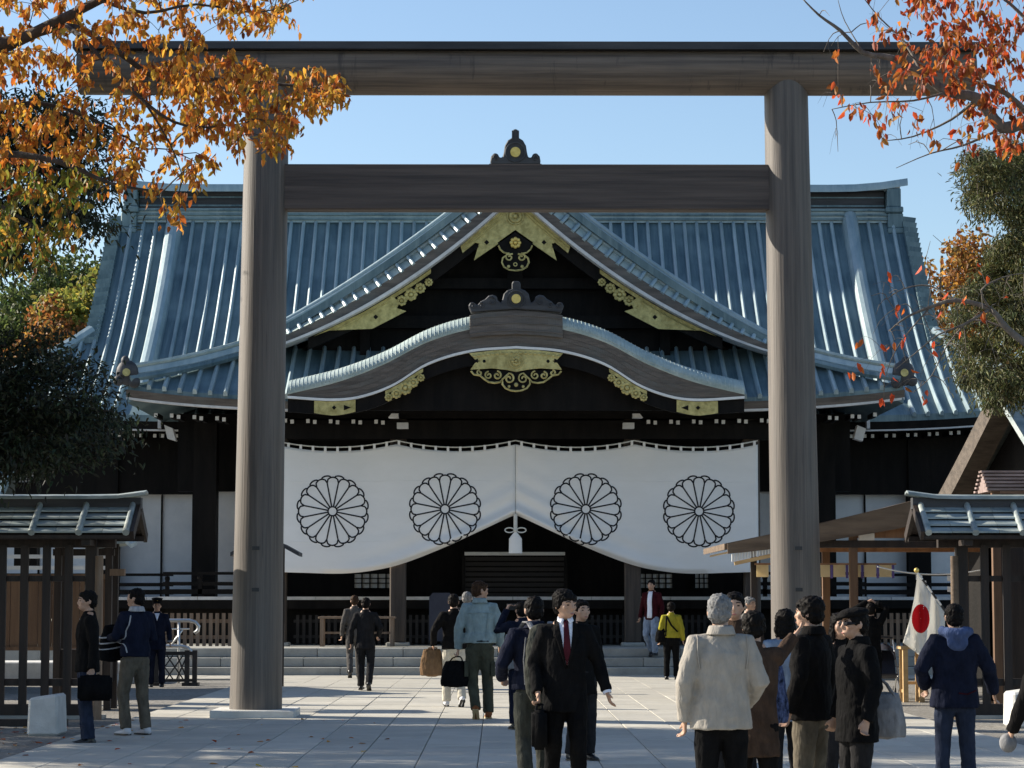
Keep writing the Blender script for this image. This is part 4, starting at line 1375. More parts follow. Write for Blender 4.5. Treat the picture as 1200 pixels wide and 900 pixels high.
# building with a steep copper gable at the right edge
ap = P(1165, 452, 45)
k = empty('gabled_building', (ap.x, ap.y, 0), 'building with steep copper gable roof and thick weathered verge at the right edge', 'building')
ang = R(27)
k.rotation_euler = (0, 0, ang)
def loc_build(m, name, mt, par, **kw):
    me = m.mesh(name)
    o = obj(name, me, mt, par)
    return o
apz = ap.z
run, drop = 2.3, 2.55
for s in (-1, 1):
    rows = [[(x, s * run * t, apz - drop * (t * 1.08 - .08 * t * t)) for t in lin(0, 1, 8)] for x in (0.0, 2, 4, 6)]
    o = loc_build(MB().grid(rows, (0, 0, -.05)), 'roof_slope', 'copper_green', k)
    # thick cut edge of the roof on the gable
    rows = [[(-.02, s * run * t, apz - .01 - drop * (t * 1.08 - .08 * t * t)) for t in lin(0, 1, 8)], [(-.02, s * (run * t - .0), apz - (.46 if s > 0 else .16) - drop * (t * 1.08 - .08 * t * t)) for t in lin(0, 1, 8)]]
    loc_build(MB().grid(rows, (.5, 0, 0)), 'verge_edge', 'verge_brown' if s > 0 else 'copper_green', k)
    for j in range(12):
        x = .3 + j * .48
        loc_build(MB().tube([(x, s * run * t, apz + .03 - drop * (t * 1.08 - .08 * t * t)) for t in lin(.03, 1, 5)], .04, 6), 'rib', 'copper_pale', k)
loc_build(MB().box(-.45, 6, -.16, .16, apz - .02, apz + .16), 'ridge_beam', 'dark_copper', k)
loc_build(MB().box(-.5, 6, -.2, .2, apz + .16, apz + .21), 'ridge_cap', 'copper_green', k)
loc_build(MB().add([(.6, -run + .5, apz - drop + .2), (.6, run - .5, apz - drop + .2), (.6, 0, apz - .5)], [(0, 1, 2)]), 'gable_wall', 'dark_wood', k)
loc_build(MB().box(.6, 5.6, -run + .5, run - .5, 0, apz - drop + .3), 'wall', 'dark_wood', k)

# small roofed notice stand hidden behind the left pillar, only its eave shows
nx = P(312, 700, 46).x
k = empty('roofed_notice_stand', (nx, 46, 0), 'small roofed wooden notice stand peeping out from behind the left pillar', 'stand')
for s in (-1, 1):
    MB().grid([[(nx, y, 2.82) for y in (45.6, 46.4)], [(nx + s * .35, y, 2.69) for y in (45.6, 46.4)], [(nx + s * .64, y, 2.53) for y in (45.6, 46.4)]], (0, 0, -.07)).build('roof_slope', 'dark_copper', k)
    MB().box(nx + s * .3 - .04, nx + s * .3 + .04, 45.96, 46.04, 0, 2.64).build('post', 'fence_wood', k)
MB().box(nx - .34, nx + .34, 45.97, 46.03, 1.2, 2.2).build('panel', 'fence_wood', k)

# ------------------------------------------------------------------ ramp, handrails and folding barrier on the left
o = MB().box(-12, -7.55, 48.6, 50.2, 0, .42).build('ramp', 'pale_stone', None, bevel=.02); tag(o, 'low pale stone ramp beside the hall behind the fence', 'ramp')
h = empty('handrail', (-7.6, 49, 0), 'polished steel double handrail with curled ends beside the ramp', 'handrail')
def hp(px, py, d=49.0): return P(px, py, d)
MB().tube([hp(60, 727), hp(125, 727), hp(180, 727), hp(222, 727), hp(229, 729), hp(233, 734), hp(232, 739), hp(228, 742)], .035, 8).build('upper_rail', 'steel', h, True)
MB().tube([hp(90, 757), hp(188, 757), hp(212, 757), hp(220, 759), hp(225, 764), hp(225, 772)], .035, 8).build('lower_rail', 'steel', h, True)
for px in (90, 128, 148, 210):
    q = hp(px, 727)
    MB().tube([q, (q.x, q.y, 0.0)], .026, 8).build('post', 'steel', h, True)
for px in (134, 141):
    MB().tube([hp(px, 727), hp(px, 757)], .016, 6).build('baluster', 'steel', h, True)
MB().tube([hp(200, 757), hp(214, 738)], .02, 6).build('stay', 'steel', h, True)
MB().tube([hp(125, 737), hp(222, 737)], .018, 6).build('mid_rail', 'steel', h, True)
bd = 47.4
k = empty('folding_barrier', (P(205, 800, bd).x, bd, 0), 'black folding lattice barrier standing before the steel handrail', 'barrier')
q0, q1, q2 = P(183, 800, bd), P(219, 800, bd), P(228, 800, bd)
for q, nm in ((q0, 'post'), (q1, 'post'), (q2, 'post')):
    MB().box(q.x - .045, q.x + .045, bd - .04, bd + .04, .0, .68).box(q.x - .08, q.x + .08, bd - .16, bd + .16, 0, .06).build(nm, 'black_metal', k)
MB().bar((q0.x, bd, .62), (q2.x, bd, .62), .05, .07).build('top_bar', 'black_metal', k)
MB().bar((q0.x, bd, .10), (q2.x, bd, .10), .05, .05).build('bottom_bar', 'black_metal', k)
w = q1.x - q0.x
for i in range(3):
    x = q0.x + i * w / 3
    MB().bar((x, bd - .01, .13), (x + w / 3 * 1.6 if i < 2 else q1.x, bd - .01, .58), .02, .025).build('lattice_bar', 'black_metal', k)
    MB().bar((x, bd + .015, .58), (x + w / 3 * 1.6 if i < 2 else q1.x, bd + .015, .13), .02, .025).build('lattice_bar', 'black_metal', k)
q = P(131, 798, 46)
o = MB().ell((0, 0, .14), (.17, .3, .16), 14, 8).build('boulder', 'pale_stone', None, True); o.location = (q.x, 46, 0)
tag(o, 'rounded grey boulder on the gravel by the fence post', 'boulder')

# ------------------------------------------------------------------ national flag on a slanting striped pole
fl = empty('national_flag', (5.5, 33, 1), 'white flag with red disc hanging from a slanting striped pole', 'flag')
A, B = P(1075, 671, 32.6), P(1140, 760, 33.75)
n = 12
for i in range(n):
    MB().tube([A.lerp(B, i / n), A.lerp(B, (i + 1) / n)], .014, 8).build('pole_band', 'black_metal' if i % 2 else 'white_paint', fl)
MB().ell(A + V((-.01, 0, .03)), (.035, .035, .035), 12, 8).build('finial', 'gold_bright', fl, True)


def flag_y(px, py):
    return 32.62 + .045 * math.sin(px * .32 + py * .03) + .02 * math.sin(px * .7 - py * .06) + (px - 1075) * .004


def fl_pt(u, v):
    top = (1075 + 33 * u, 673 + 46 * u)
    bl = (1058, 753); bm = (1079, 769); br = (1106, 756)
    if u < .5:
        f = u / .5; bot = (bl[0] + (bm[0] - bl[0]) * f, bl[1] + (bm[1] - bl[1]) * f)
    else:
        f = (u - .5) / .5; bot = (bm[0] + (br[0] - bm[0]) * f, bm[1] + (br[1] - bm[1]) * f)
    px = top[0] + (bot[0] - top[0]) * v + 2.5 * math.sin(v * 3.1) * (1 - u)
    py = top[1] + (bot[1] - top[1]) * v
    return px, py


rows = []
for u in lin(0, 1, 20):
    row = []
    for v in lin(0, 1, 20):
        px, py = fl_pt(u, v)
        row.append(P(px, py, flag_y(px, py)))
    rows.append(row)
MB().grid(rows, (0, .004, 0)).build('cloth', 'flag_white', fl, True)
rows = []
for r_ in lin(0.02, 1, 7):
    rows.append([P(1079 + 10.5 * r_ * math.cos(a), 725 + 17 * r_ * math.sin(a), flag_y(1079 + 10.5 * r_ * math.cos(a), 725 + 17 * r_ * math.sin(a)) - .006) for a in lin(0, 6.2832, 25)])
MB().grid(rows).build('red_disc', 'red', fl, True)

# baby stroller parked in front of the pavilion
q = P(1036, 800, 41)
k = empty('baby_stroller', (q.x, 41, 0), 'dark baby stroller with small wheels parked by the pavilion', 'stroller')
for x in (-.22, .22):
    for y in (-.32, .3):
        c = V((q.x + x, 41 + y, .10))
        MB().tube([c + V((0, .078 * math.cos(a), .078 * math.sin(a))) for a in lin(0, 6.2832, 17)], .022, 6, cap=False).build('wheel', 'black_metal', k, True)
        MB().tube([c + V((-.02, 0, 0)), c + V((.02, 0, 0))], .03, 8).build('hub', 'steel', k)
    MB().tube([(q.x + x, 40.68, .10), (q.x + x, 41.05, .55), (q.x + x, 41.4, 1.0)], .013, 6).build('frame_tube', 'steel', k)
    MB().tube([(q.x + x, 41.3, .10), (q.x + x, 40.9, .52)], .013, 6).build('frame_tube', 'steel', k)
MB().tube([(q.x - .22, 41.4, 1.0), (q.x, 41.43, 1.02), (q.x + .22, 41.4, 1.0)], .018, 8).build('handle', 'black_metal', k)
MB().grid([[(q.x - .19, 40.72, .42), (q.x + .19, 40.72, .42)], [(q.x - .2, 40.98, .36), (q.x + .2, 40.98, .36)], [(q.x - .2, 41.2, .8), (q.x + .2, 41.2, .8)]], (0, .03, -.03)).build('seat', 'navy_board', k)
MB().grid([[(q.x + .21 * math.cos(a), 41.2 - .0, .62 + .24 * math.sin(a)) for a in lin(0, 3.14, 9)], [(q.x + .2 * math.cos(a), 40.98, .66 + .26 * math.sin(a)) for a in lin(0, 3.14, 9)], [(q.x + .18 * math.cos(a), 40.82, .62 + .2 * math.sin(a)) for a in lin(0, 3.14, 9)]]).build('hood', 'navy_board', k, True)

# ------------------------------------------------------------------ people
def cloth(name, c, var=.25, rough=.88, sc=14):
    c1 = tuple(max(0, x * (1 - var)) for x in c); c2 = tuple(x * (1 + var) for x in c)
    M[name] = mat(name, c1, c2, (sc, sc, sc * .5), rough, .75, 1, (26, 26, 9), spec=.06)
    return name


cloth('black_cloth', (.006, .006, .0065)); cloth('black_wool', (.008, .0075, .0075)); cloth('navy_cloth', (.010, .0125, .025)); cloth('charcoal', (.02, .0195, .0205))
cloth('grey_cloth', (.075, .07, .066)); cloth('beige_cloth', (.31, .285, .25), .10); cloth('denim', (.22, .285, .295), .18); cloth('olive', (.055, .057, .041))
cloth('khaki', (.105, .09, .068)); cloth('jeans', (.022, .029, .05)); cloth('jeans_pale', (.22, .27, .35)); cloth('cream', (.48, .45, .38), .1); cloth('white_shirt', (.74, .76, .84), .05)
cloth('maroon', (.04, .007, .010)); cloth('yellow_cloth', (.30, .265, .03), .15); cloth('brown_cloth', (.055, .036, .026)); cloth('tan_bag', (.17, .105, .058)); cloth('grey_bag', (.20, .20, .205)); cloth('green_grey', (.045, .047, .04))
cloth('hood_blue', (.06, .085, .17)); cloth('tie_red', (.06, .012, .018)); cloth('brown_leather', (.20, .075, .03)); cloth('blue_pattern', (.06, .08, .16), .9, sc=40); cloth('stripe_grey', (.35, .35, .36))
M['skin'] = mat('skin', (.36, .215, .145), (.46, .285, .20), (10, 10, 10), .55, .1, 60)
M['hair_black'] = mat('hair_black', (.005, .0045, .0045), (.012, .010, .009), (40, 40, 12), .6, .25, 1, (60, 60, 20), spec=.06)
M['hair_brown'] = mat('hair_brown', (.025, .014, .009), (.06, .034, .02), (40, 40, 12), .6, .25, 1, (60, 60, 20), spec=.06)
M['hair_grey'] = mat('hair_grey', (.10, .10, .10), (.24, .24, .24), (40, 40, 14), .6, .3, 1, (60, 60, 20), spec=.06)
M['eye'] = mat('eye', (.02, .012, .01), (.03, .02, .015), rough=.2)
M['lip'] = mat('lip', (.30, .11, .09), (.34, .13, .11), rough=.5)
M['sole'] = mat('sole', (.45, .33, .16), (.55, .42, .22), rough=.8)
M['shoe_black'] = mat('shoe_black', (.01, .01, .01), (.02, .02, .02), rough=.35)
M['shoe_white'] = mat('shoe_white', (.5, .5, .52), (.62, .62, .64), rough=.6)

wr_tex = bpy.data.textures.new('wrinkle', 'CLOUDS'); wr_tex.noise_scale = .085; wr_tex.noise_depth = 2
hr_tex = bpy.data.textures.new('tuft', 'CLOUDS'); hr_tex.noise_scale = .022; hr_tex.noise_depth = 2


def melt(mb, name, voxel, smooth=3, wrinkle=0.0, tex=None):
    """fuse overlapping solids into one continuous skin"""
    me = mb.mesh(name)
    o = bpy.data.objects.new('tmp', me)
    col.objects.link(o)
    r = o.modifiers.new('r', 'REMESH'); r.mode = 'VOXEL'; r.voxel_size = voxel
    if smooth:
        s = o.modifiers.new('s', 'SMOOTH'); s.factor = .5; s.iterations = smooth
    if wrinkle:
        d = o.modifiers.new('d', 'DISPLACE'); d.texture = tex or wr_tex; d.strength = wrinkle; d.mid_level = .5; d.texture_coords = 'LOCAL'
    dg = bpy.context.evaluated_depsgraph_get()
    out = bpy.data.meshes.new_from_object(o.evaluated_get(dg))
    out.name = name
    bpy.data.objects.remove(o); bpy.data.meshes.remove(me)
    for p in out.polygons: p.use_smooth = True
    return out


def hand_solids(b, w, d, side, sgn, curl=.5, size=1.0):
    """palm, four unequal bent fingers, thumb leaving the side of the palm"""
    d = V(d).normalized()
    s = V(side) - d * V(side).dot(d)
    s = s.normalized() if s.length > .05 else d.orthogonal().normalized()
    n = d.cross(s) * sgn                               # towards the palm's inside
    k = size
    b.tube([w - d * .02, w + d * .02 * k, w + d * .085 * k], [(.026, .020), (.036 * k, .017 * k), (.040 * k, .014 * k)], 10, ref=s, dome=True)
    for i, (o_, L) in enumerate(((.031, .068), (.011, .078), (-.010, .072), (-.030, .056))):
        p0 = w + d * .082 * k + s * o_ * k
        a1 = curl * .7
        d1 = (d * math.cos(a1) + n * math.sin(a1)).normalized()
        p1 = p0 + d1 * L * .5 * k
        a2 = curl * 1.7
        d2 = (d * math.cos(a2) + n * math.sin(a2)).normalized()
        p2 = p1 + d2 * L * .5 * k
        b.tube([p0 - d * .02, p0, p1, p2], [.0095 * k, .0095 * k, .0088 * k, .0075 * k], 8, dome=True)
    t0 = w + d * .03 * k + s * .034 * k
    t1 = t0 + (d * .7 + s * .6 + n * .3).normalized() * .035 * k
    t2 = t1 + (d * .95 + s * .1 + n * .45).normalized() * .032 * k
    b.tube([w + d * .02 * k + s * .015 * k, t0, t1, t2], [.014 * k, .013 * k, .011 * k, .009 * k], 8, dome=True)


def person(label, x, y, z=PZ, H=1.70, rot=0.0, top='black_cloth', bottom='charcoal', hair='hair_black', hem=.80, bulk=1.0,
           arms=None, legs=None, head=0.0, tilt=0.0, lean=0.0, fine=False, shoes='shoe_black', style='short', sleeve=.86, skirt=False,
           collar=None, hood=None, cap=None, group=None, curl=(.85, .85), hands=(1, 1)):
    k = H / 1.70
    rt = Matrix.Rotation(lean, 3, 'X')
    vx = .0085 if fine else .012
    A = {'L': ((.235, .03, 1.11), (.255, -.05, .865)), 'R': ((-.235, .03, 1.11), (-.255, -.05, .865))}
    if arms: A.update(arms)
    G_ = {'L': ((.10, -.02, .47), (.11, .02, .075), -.05), 'R': ((-.10, -.02, .47), (-.11, .02, .075), .05)}
    if legs: G_.update(legs)
    hipz = .90
    def up(p):                                        # lean the upper body about the hips
        p = V(p) - V((0, 0, hipz))
        return rt @ p + V((0, 0, hipz))
    HR = Matrix.Rotation(head, 3, 'Z') @ Matrix.Rotation(tilt, 3, 'X')
    hc0 = V((0, -.012, 1.50))
    def hd(p):
        return up(HR @ (V(p) - hc0) + hc0 + V((0, -.006, -.024)))
    HRm = rt @ HR
    SH = {'L': V((.160, .01, 1.375)), 'R': V((-.160, .01, 1.375))}
    # ---- body: one continuous skin
    b = MB()
    tor = [(0, .0, .84, .135, .09), (0, 0, .95, .13, .09), (0, 0, 1.08, .12, .085), (0, -.005, 1.22, .14, .095), (0, 0, 1.34, .15, .085), (0, .01, 1.41, .11, .07)]
    b.tube([up(t[:3]) for t in tor], [(t[3], t[4]) for t in tor], 16, ref=(1, 0, 0), dome=True)
    b.tube([up((0, .015, 1.40)), up((0, .008, 1.46)), hd((0, -.004, 1.54))], [.062, .054, .053], 12)
    b.ell(hd((0, -.008, 1.61)), (.074, .093, .098), 18, 12, HRm)
    b.ell(hd((0, -.042, 1.555)), (.056, .058, .062), 14, 9, HRm)
    b.ell(hd((0, -.075, 1.523)), (.026, .024, .02), 10, 7, HRm)
    b.tube([hd((0, -.094, 1.615)), hd((0, -.110, 1.575)), hd((0, -.100, 1.566))], [.010, .0145, .010], 8, dome=True)
    b.ell(hd((0, -.092, 1.535)), (.026, .014, .013), 10, 6, HRm)
    for s in (-1, 1):
        b.ell(hd((s * .034, -.083, 1.628)), (.024, .014, .010), 10, 6, HRm)
        b.ell(hd((s * .045, -.066, 1.585)), (.024, .024, .024), 10, 6, HRm)
        b.ell(hd((s * .076, .005, 1.595)), (.010, .020, .032), 10, 7, HRm)
    for sd in ('L', 'R'):
        s = 1 if sd == 'L' else -1
        e, w = up(A[sd][0]), up(A[sd][1])
        b.tube([up(SH[sd]) + V((-s * .03, 0, 0)), up(SH[sd]), up(SH[sd]).lerp(e, .5), e, e.lerp(w, .35), w], [.05, .050, .044, .036, .036, .024], 10, dome=True)
        if hands[0 if sd == 'L' else 1]:
            d = (w - e).normalized()
            side = V((0, -1, 0)) if abs(d.y) < .8 else V((0, 0, 1))
            hand_solids(b, w, d, side, -s if abs(d.y) < .8 else s, curl[0 if sd == 'L' else 1], .92)
        kn, an = V(G_[sd][0]), V(G_[sd][1])
        hp_ = V((s * .088, 0, .87))
        b.tube([hp_, hp_.lerp(kn, .5), kn, kn.lerp(an, .3), an], [.075, .066, .048, .048, .034], 10, dome=True)
    root = obj('person', melt(b, 'body', vx, 2), 'skin')
    tag(root, label, 'person', group)
    # ---- trousers or skirt
    b = MB()
    if skirt:
        b.tube([(0, 0, 1.0), (0, 0, .88), (0, 0, .70), (0, 0, .50)], [(.145, .105), (.175, .125), (.195, .15), (.21, .17)], 18, ref=(1, 0, 0))
    else:
        b.tube([(0, 0, 1.02), (0, 0, .93), (0, .005, .85)], [(.15, .112), (.165, .125), (.155, .12)], 16, ref=(1, 0, 0), dome=True)
    for sd in ('L', 'R'):
        s = 1 if sd == 'L' else -1
        kn, an = V(G_[sd][0]), V(G_[sd][1])
        hp_ = V((s * .085, 0, .87))
        dn = (an - kn).normalized()
        b.tube([hp_, hp_.lerp(kn, .4), kn, kn.lerp(an, .5), an + dn * .005], [(.097, .105), (.09, .095), (.072, .074), (.066, .068), (.068, .072)], 12, ref=(1, 0, 0))
    leg_cloth = obj('skirt' if skirt else 'trousers', melt(b, 'trousers', .013, 2, .018), bottom, root)
    # ---- top
    b = MB()
    q = bulk
    hm = hem
    jt = [(0, .0, hm, .185 * q, .135 * q), (0, 0, hm + .12, .175 * q, .128 * q), (0, 0, 1.05, .160 * q, .118 * q), (0, -.005, 1.2, .172 * q, .125 * q), (0, .0, 1.31, .178 * q, .115 * q), (0, .01, 1.39, .135, .092), (0, .012, 1.44, .078, .072), (0, .012, 1.475, .066, .064)]
    b.tube([up(t[:3]) for t in jt], [(t[3], t[4]) for t in jt], 20, ref=(1, 0, 0))
    for sd in ('L', 'R'):
        s = 1 if sd == 'L' else -1
        e, w = up(A[sd][0]), up(A[sd][1])
        d = (w - e).normalized()
        sh = up(SH[sd])
        b.tube([sh + V((-s * .07, 0, -.01)), sh + V((s * .005, 0, -.008)), sh.lerp(e, .5), e, e.lerp(w, .5), w + d * (sleeve - .86)], [.068, .068 * (.5 + q / 2), .063 * q, .056 * q, .051 * q, .046 * q], 14)
    if hood:
        pass
    top_o = obj('jacket', melt(b, 'jacket', .0105 if fine else .013, 2, .02), top, root)
    # ---- hair
    if style != 'none':
        b = MB()
        b.ell(hd((0, .010, 1.640)), (.083, .099, .083), 18, 12, HRm)
        b.ell(hd((0, .034, 1.590)), (.079, .076, .075), 16, 10, HRm)
        b.ell(hd((0, -.058, 1.672)), (.062, .038, .030), 14, 8, HRm)
        for s in (-1, 1):
            b.ell(hd((s * .066, -.018, 1.628)), (.018, .035, .045), 10, 8, HRm)
        if style == 'long':
            b.ell(hd((0, .050, 1.52)), (.088, .055, .12), 16, 10, HRm)
            for s in (-1, 1):
                b.ell(hd((s * .072, .005, 1.54)), (.022, .05, .11), 10, 8, HRm)
        if style == 'full':
            b.ell(hd((0, .012, 1.652)), (.09, .106, .083), 16, 10, HRm)
            b.ell(hd((0, -.07, 1.662)), (.068, .034, .030), 14, 8, HRm)
            for s in (-1, 1):
                b.ell(hd((s * .072, .0, 1.612)), (.018, .045, .05), 10, 8, HRm)
        obj('hair', melt(b, 'hair', .008, 1, .026, hr_tex), hair, root)
    # ---- eyes, brows, mouth
    for s in (-1, 1):
        obj('eye', MB().ell(hd((s * .033, -.089, 1.606)), (.014, .008, .0055), 10, 6, HRm).mesh('eye'), 'eye', root)
        obj('eyebrow', MB().tube([hd((s * .016, -.097, 1.629)), hd((s * .034, -.096, 1.634)), hd((s * .052, -.082, 1.628))], .0045, 6).mesh('eyebrow'), 'eye', root)
    obj('mouth', MB().ell(hd((0, -.103, 1.536)), (.021, .006, .006), 10, 6, HRm).mesh('mouth'), 'lip', root)
    # ---- shoes
    for sd in ('L', 'R'):
        an = V(G_[sd][1]); toe = G_[sd][2]
        kn = V(G_[sd][0])
        b = MB()
        pitch = G_[sd][3] if len(G_[sd]) > 3 else 0.0
        Rm = Matrix.Rotation(toe, 3, 'Z') @ Matrix.Rotation(pitch, 3, 'X')
        f = lambda p: an + Rm @ (V(p) + V((0, 0, 0)))
        b.tube([f((0, .045, -.035)), f((0, -.03, -.038)), f((0, -.10, -.048)), f((0, -.165, -.054))], [(.038, .038), (.041, .036), (.044, .026), (.034, .018)], 12, ref=Rm @ V((1, 0, 0)), dome=True)
        b.tube([f((0, .02, .045)), f((0, .02, -.03))], [.042, .046], 12)
        o = obj('shoe', melt(b, 'shoe', .009, 1), shoes, root)
        b = MB()
        out = [(.034, .06), (.042, .02), (.036, -.04), (.046, -.11), (.038, -.165), (.015, -.19)]
        out = out + [(-a, c) for a, c in reversed(out)]
        vs = [f((a, c, -.072)) for a, c in out] + [f((a, c, -.058)) for a, c in out]
        nn = len(out)
        b.add(vs, [tuple(range(nn)), tuple(range(2 * nn - 1, nn - 1, -1))] + [(i, (i + 1) % nn, (i + 1) % nn + nn, i + nn) for i in range(nn)])
        obj('sole', b.mesh('sole'), 'sole' if shoes == 'brown_leather' else 'shoe_black', o)
    if cap == 'flat':
        b = MB()
        b.ell(hd((0, -.01, 1.685)), (.098, .125, .042), 18, 9, HRm @ Matrix.Rotation(.12, 3, 'X'))
        b.ell(hd((0, -.10, 1.660)), (.075, .06, .014), 14, 7, HRm @ Matrix.Rotation(.25, 3, 'X'))
        obj('flat_cap', melt(b, 'cap', .009, 2), 'black_wool', root)
    if cap == 'guard':
        b = MB()
        b.tube([hd((0, .0, 1.655)), hd((0, .0, 1.70)), hd((0, -.01, 1.735)), hd((0, -.01, 1.745))], [(.086, .10), (.09, .105), (.11, .125), (.09, .10)], 18, ref=HRm @ V((1, 0, 0)))
        b.ell(hd((0, -.115, 1.662)), (.065, .05, .010), 12, 6, HRm @ Matrix.Rotation(.35, 3, 'X'))
        obj('uniform_cap', b.mesh('cap'), 'black_cloth', root)
        obj('cap_badge', MB().ell(hd((0, -.115, 1.71)), (.018, .006, .018), 10, 6, HRm).mesh('badge'), 'gold_bright', root)
    if collar:
        b = MB()
        rows = []
        for zz, rr, dy in ((1.43, 1.12, 0), (1.455, 1.06, 0), (1.488, 1.08, .004), (1.476, 1.22, .008), (1.43, 1.42, .008)):
            rows.append([up((.069 * rr * math.sin(a), .012 + dy - .0 + .069 * rr * math.cos(a), zz + (.0 if abs(a) < 2.4 else -.02))) for a in lin(-2.75, 2.75, 22)])
        b.grid(rows, (0, 0, -.006))
        me = b.mesh('collar'); shade(me)
        obj('collar', me, collar, root)
    if hood:
        b = MB()
        b.tube([up((-.10, -.03, 1.47)), up((-.12, .04, 1.455)), up((-.07, .10, 1.44)), up((0, .125, 1.42)), up((.07, .10, 1.44)), up((.12, .04, 1.455)), up((.10, -.03, 1.47))], [.03, .045, .055, .062, .055, .045, .03], 12, dome=True)
        b.ell(up((0, .125, 1.37)), (.10, .04, .09), 14, 9)
        obj('hood', melt(b, 'hood', .011, 2, .02), hood, root)
    root.location = (x, y, z)
    root.rotation_euler = (0, 0, rot)
    root.scale = (k, k, k)
    root['_k'] = k
    def W(p):                                          # local point -> world
        return V((x, y, z)) + Matrix.Rotation(rot, 3, 'Z') @ (V(p) * k)
    info = {'root': root, 'W': W, 'up': up, 'hd': hd, 'A': {s_: (up(A[s_][0]), up(A[s_][1])) for s_ in A}, 'jacket': top_o, 'k': k}
    for s_ in ('L', 'R'):
        e, w = info['A'][s_]
        info['grip' + s_] = W(w + (w - e).normalized() * .09)
    del root['_k']
    return info


def patch(info, poly, offset, name, m, front=True, cuts=7):
    """cloth piece laid on the jacket"""
    me = info['jacket'].data
    bv = BVHTree.FromPolygons([v.co.copy() for v in me.vertices], [p.vertices[:] for p in me.polygons])
    bm = bmesh.new()
    vs = [bm.verts.new((a, 0, c)) for a, c in poly]
    f = bm.faces.new(vs)
    bmesh.ops.triangulate(bm, faces=[f])
    bmesh.ops.subdivide_edges(bm, edges=bm.edges[:], cuts=cuts, use_grid_fill=True)
    s = -1 if front else 1
    for v in bm.verts:
        hit = bv.ray_cast(V((v.co.x, s * 1.0, v.co.z)), V((0, -s, 0)))
        v.co.y = (hit[0].y if hit[0] else 0) + s * offset
    bmesh.ops.recalc_face_normals(bm, faces=bm.faces)
    r = bmesh.ops.extrude_face_region(bm, geom=bm.faces[:])
    for v in r['geom']:
        if isinstance(v, bmesh.types.BMVert): v.co.y -= s * .016
    bmesh.ops.recalc_face_normals(bm, faces=bm.faces)
    o = bpy.data.meshes.new(name)
    bm.to_mesh(o); bm.free()
    for p in o.polygons: p.use_smooth = True
    return obj(name, o, m, info['root'])


def strap_on(info, pts, w, name, m, front=False, off=.012, side_axis=None):
    me = info['jacket'].data
    bv = BVHTree.FromPolygons([v.co.copy() for v in me.vertices], [p.vertices[:] for p in me.polygons])
    s = -1 if front else 1
    out = []
    for i in range(len(pts) - 1):
        for t in lin(0, 1, 6)[:-1]:
            out.append(V((pts[i][0] + (pts[i + 1][0] - pts[i][0]) * t, 0, pts[i][1] + (pts[i + 1][1] - pts[i][1]) * t)))
    out.append(V((pts[-1][0], 0, pts[-1][1])))
    q = []
    for p in out:
        h = bv.ray_cast(V((p.x, s, p.z)), V((0, -s, 0)))
        if h[0]: q.append(V((p.x, h[0].y + s * off * .4, p.z)))
    mb = MB().tube(q, [(w / 2, off * .5)] * len(q), 6, ref=(1, 0, 0))
    return obj(name, mb.mesh(name), m, info['root'])


def bag(name, label, cat, c, size, m, handle_top=None, rot=0.0, soft=True, strap=None, rib=True, group=None):
    """soft bag hanging from handles: c = centre of body"""
    sx, sy, sz = size
    root = empty(name, V(c), label, cat, group)
    root.rotation_euler = (0, 0, rot)
    b = MB()
    b.tube([(0, 0, -sz / 2), (0, 0, -sz * .25), (0, 0, sz * .15), (0, 0, sz * .48)], [(sx * .50, sy * .5), (sx * .53, sy * .55), (sx * .47, sy * .46), (sx * .36, sy * .2)] if soft else [(sx * .5, sy * .5)] * 4, 18 if soft else 4, ref=(1, 0, 0) if soft else (.7, .7, 0))
    if soft:
        b.ell((0, 0, -sz * .3), (sx * .52, sy * .52, sz * .25), 14, 8)
        me = melt(b, 'bag_body', .012, 2, .02)
    else:
        b = MB().box(-sx / 2, sx / 2, -sy / 2, sy / 2, -sz / 2, sz / 2)
        me = b.mesh('bag_body')
        bm = bmesh.new(); bm.from_mesh(me)
        bmesh.ops.bevel(bm, geom=bm.edges[:], offset=min(sx, sy, sz) * .2, segments=3, affect='EDGES'); bm.to_mesh(me); bm.free()
        shade(me)
    obj('bag_body', me, m, root)
    if handle_top is not None:
        ht = Matrix.Rotation(-rot, 3, 'Z') @ (V(handle_top) - V(c))
        for s in (-1, 1):
            obj('handle', MB().tube([(-sx * .25, s * sy * .18, sz * .40), (-sx * .16 + ht.x * .5, s * sy * .1 + ht.y * .6, (sz * .4 + ht.z) / 2 + .02), (ht.x - .03, ht.y + s * .008, ht.z - .01), (ht.x + .03, ht.y + s * .008, ht.z - .01), (sx * .16 + ht.x * .5, s * sy * .1 + ht.y * .6, (sz * .4 + ht.z) / 2 + .02), (sx * .25, s * sy * .18, sz * .40)], .010, 6).mesh('handle'), m, root)
    if rib:
        obj('zip_flap', MB().tube([(-sx * .34, 0, sz * .47), (0, 0, sz * .50), (sx * .34, 0, sz * .47)], .012, 6).mesh('zip_flap'), m, root)
    return root


def at(px, py_top, H, d):
    """stand at depth d below pixel column px"""
    q = P(px, 700, d)
    return q.x


def depth(py_top, H, zg=PZ):
    """depth at which someone of height H on the ground has the top of the head at py_top, limited use"""
    return None
PI = math.pi
wl = lambda f, s: None
# pose libraries ------------------------------------------------------------
def walk(lead, stride=.16):
    """lead leg forward (-y), other leg back with heel raised"""
    o = 'R' if lead == 'L' else 'L'
    sl = 1 if lead == 'L' else -1
    return {lead: ((sl * .095, -stride * .95, .49), (sl * .10, -stride * .95, .085), -.05 * sl, -.10),
            o: ((-sl * .095, -stride * .1, .485), (-sl * .095, stride * 1.65, .135), .05 * sl, .55)}


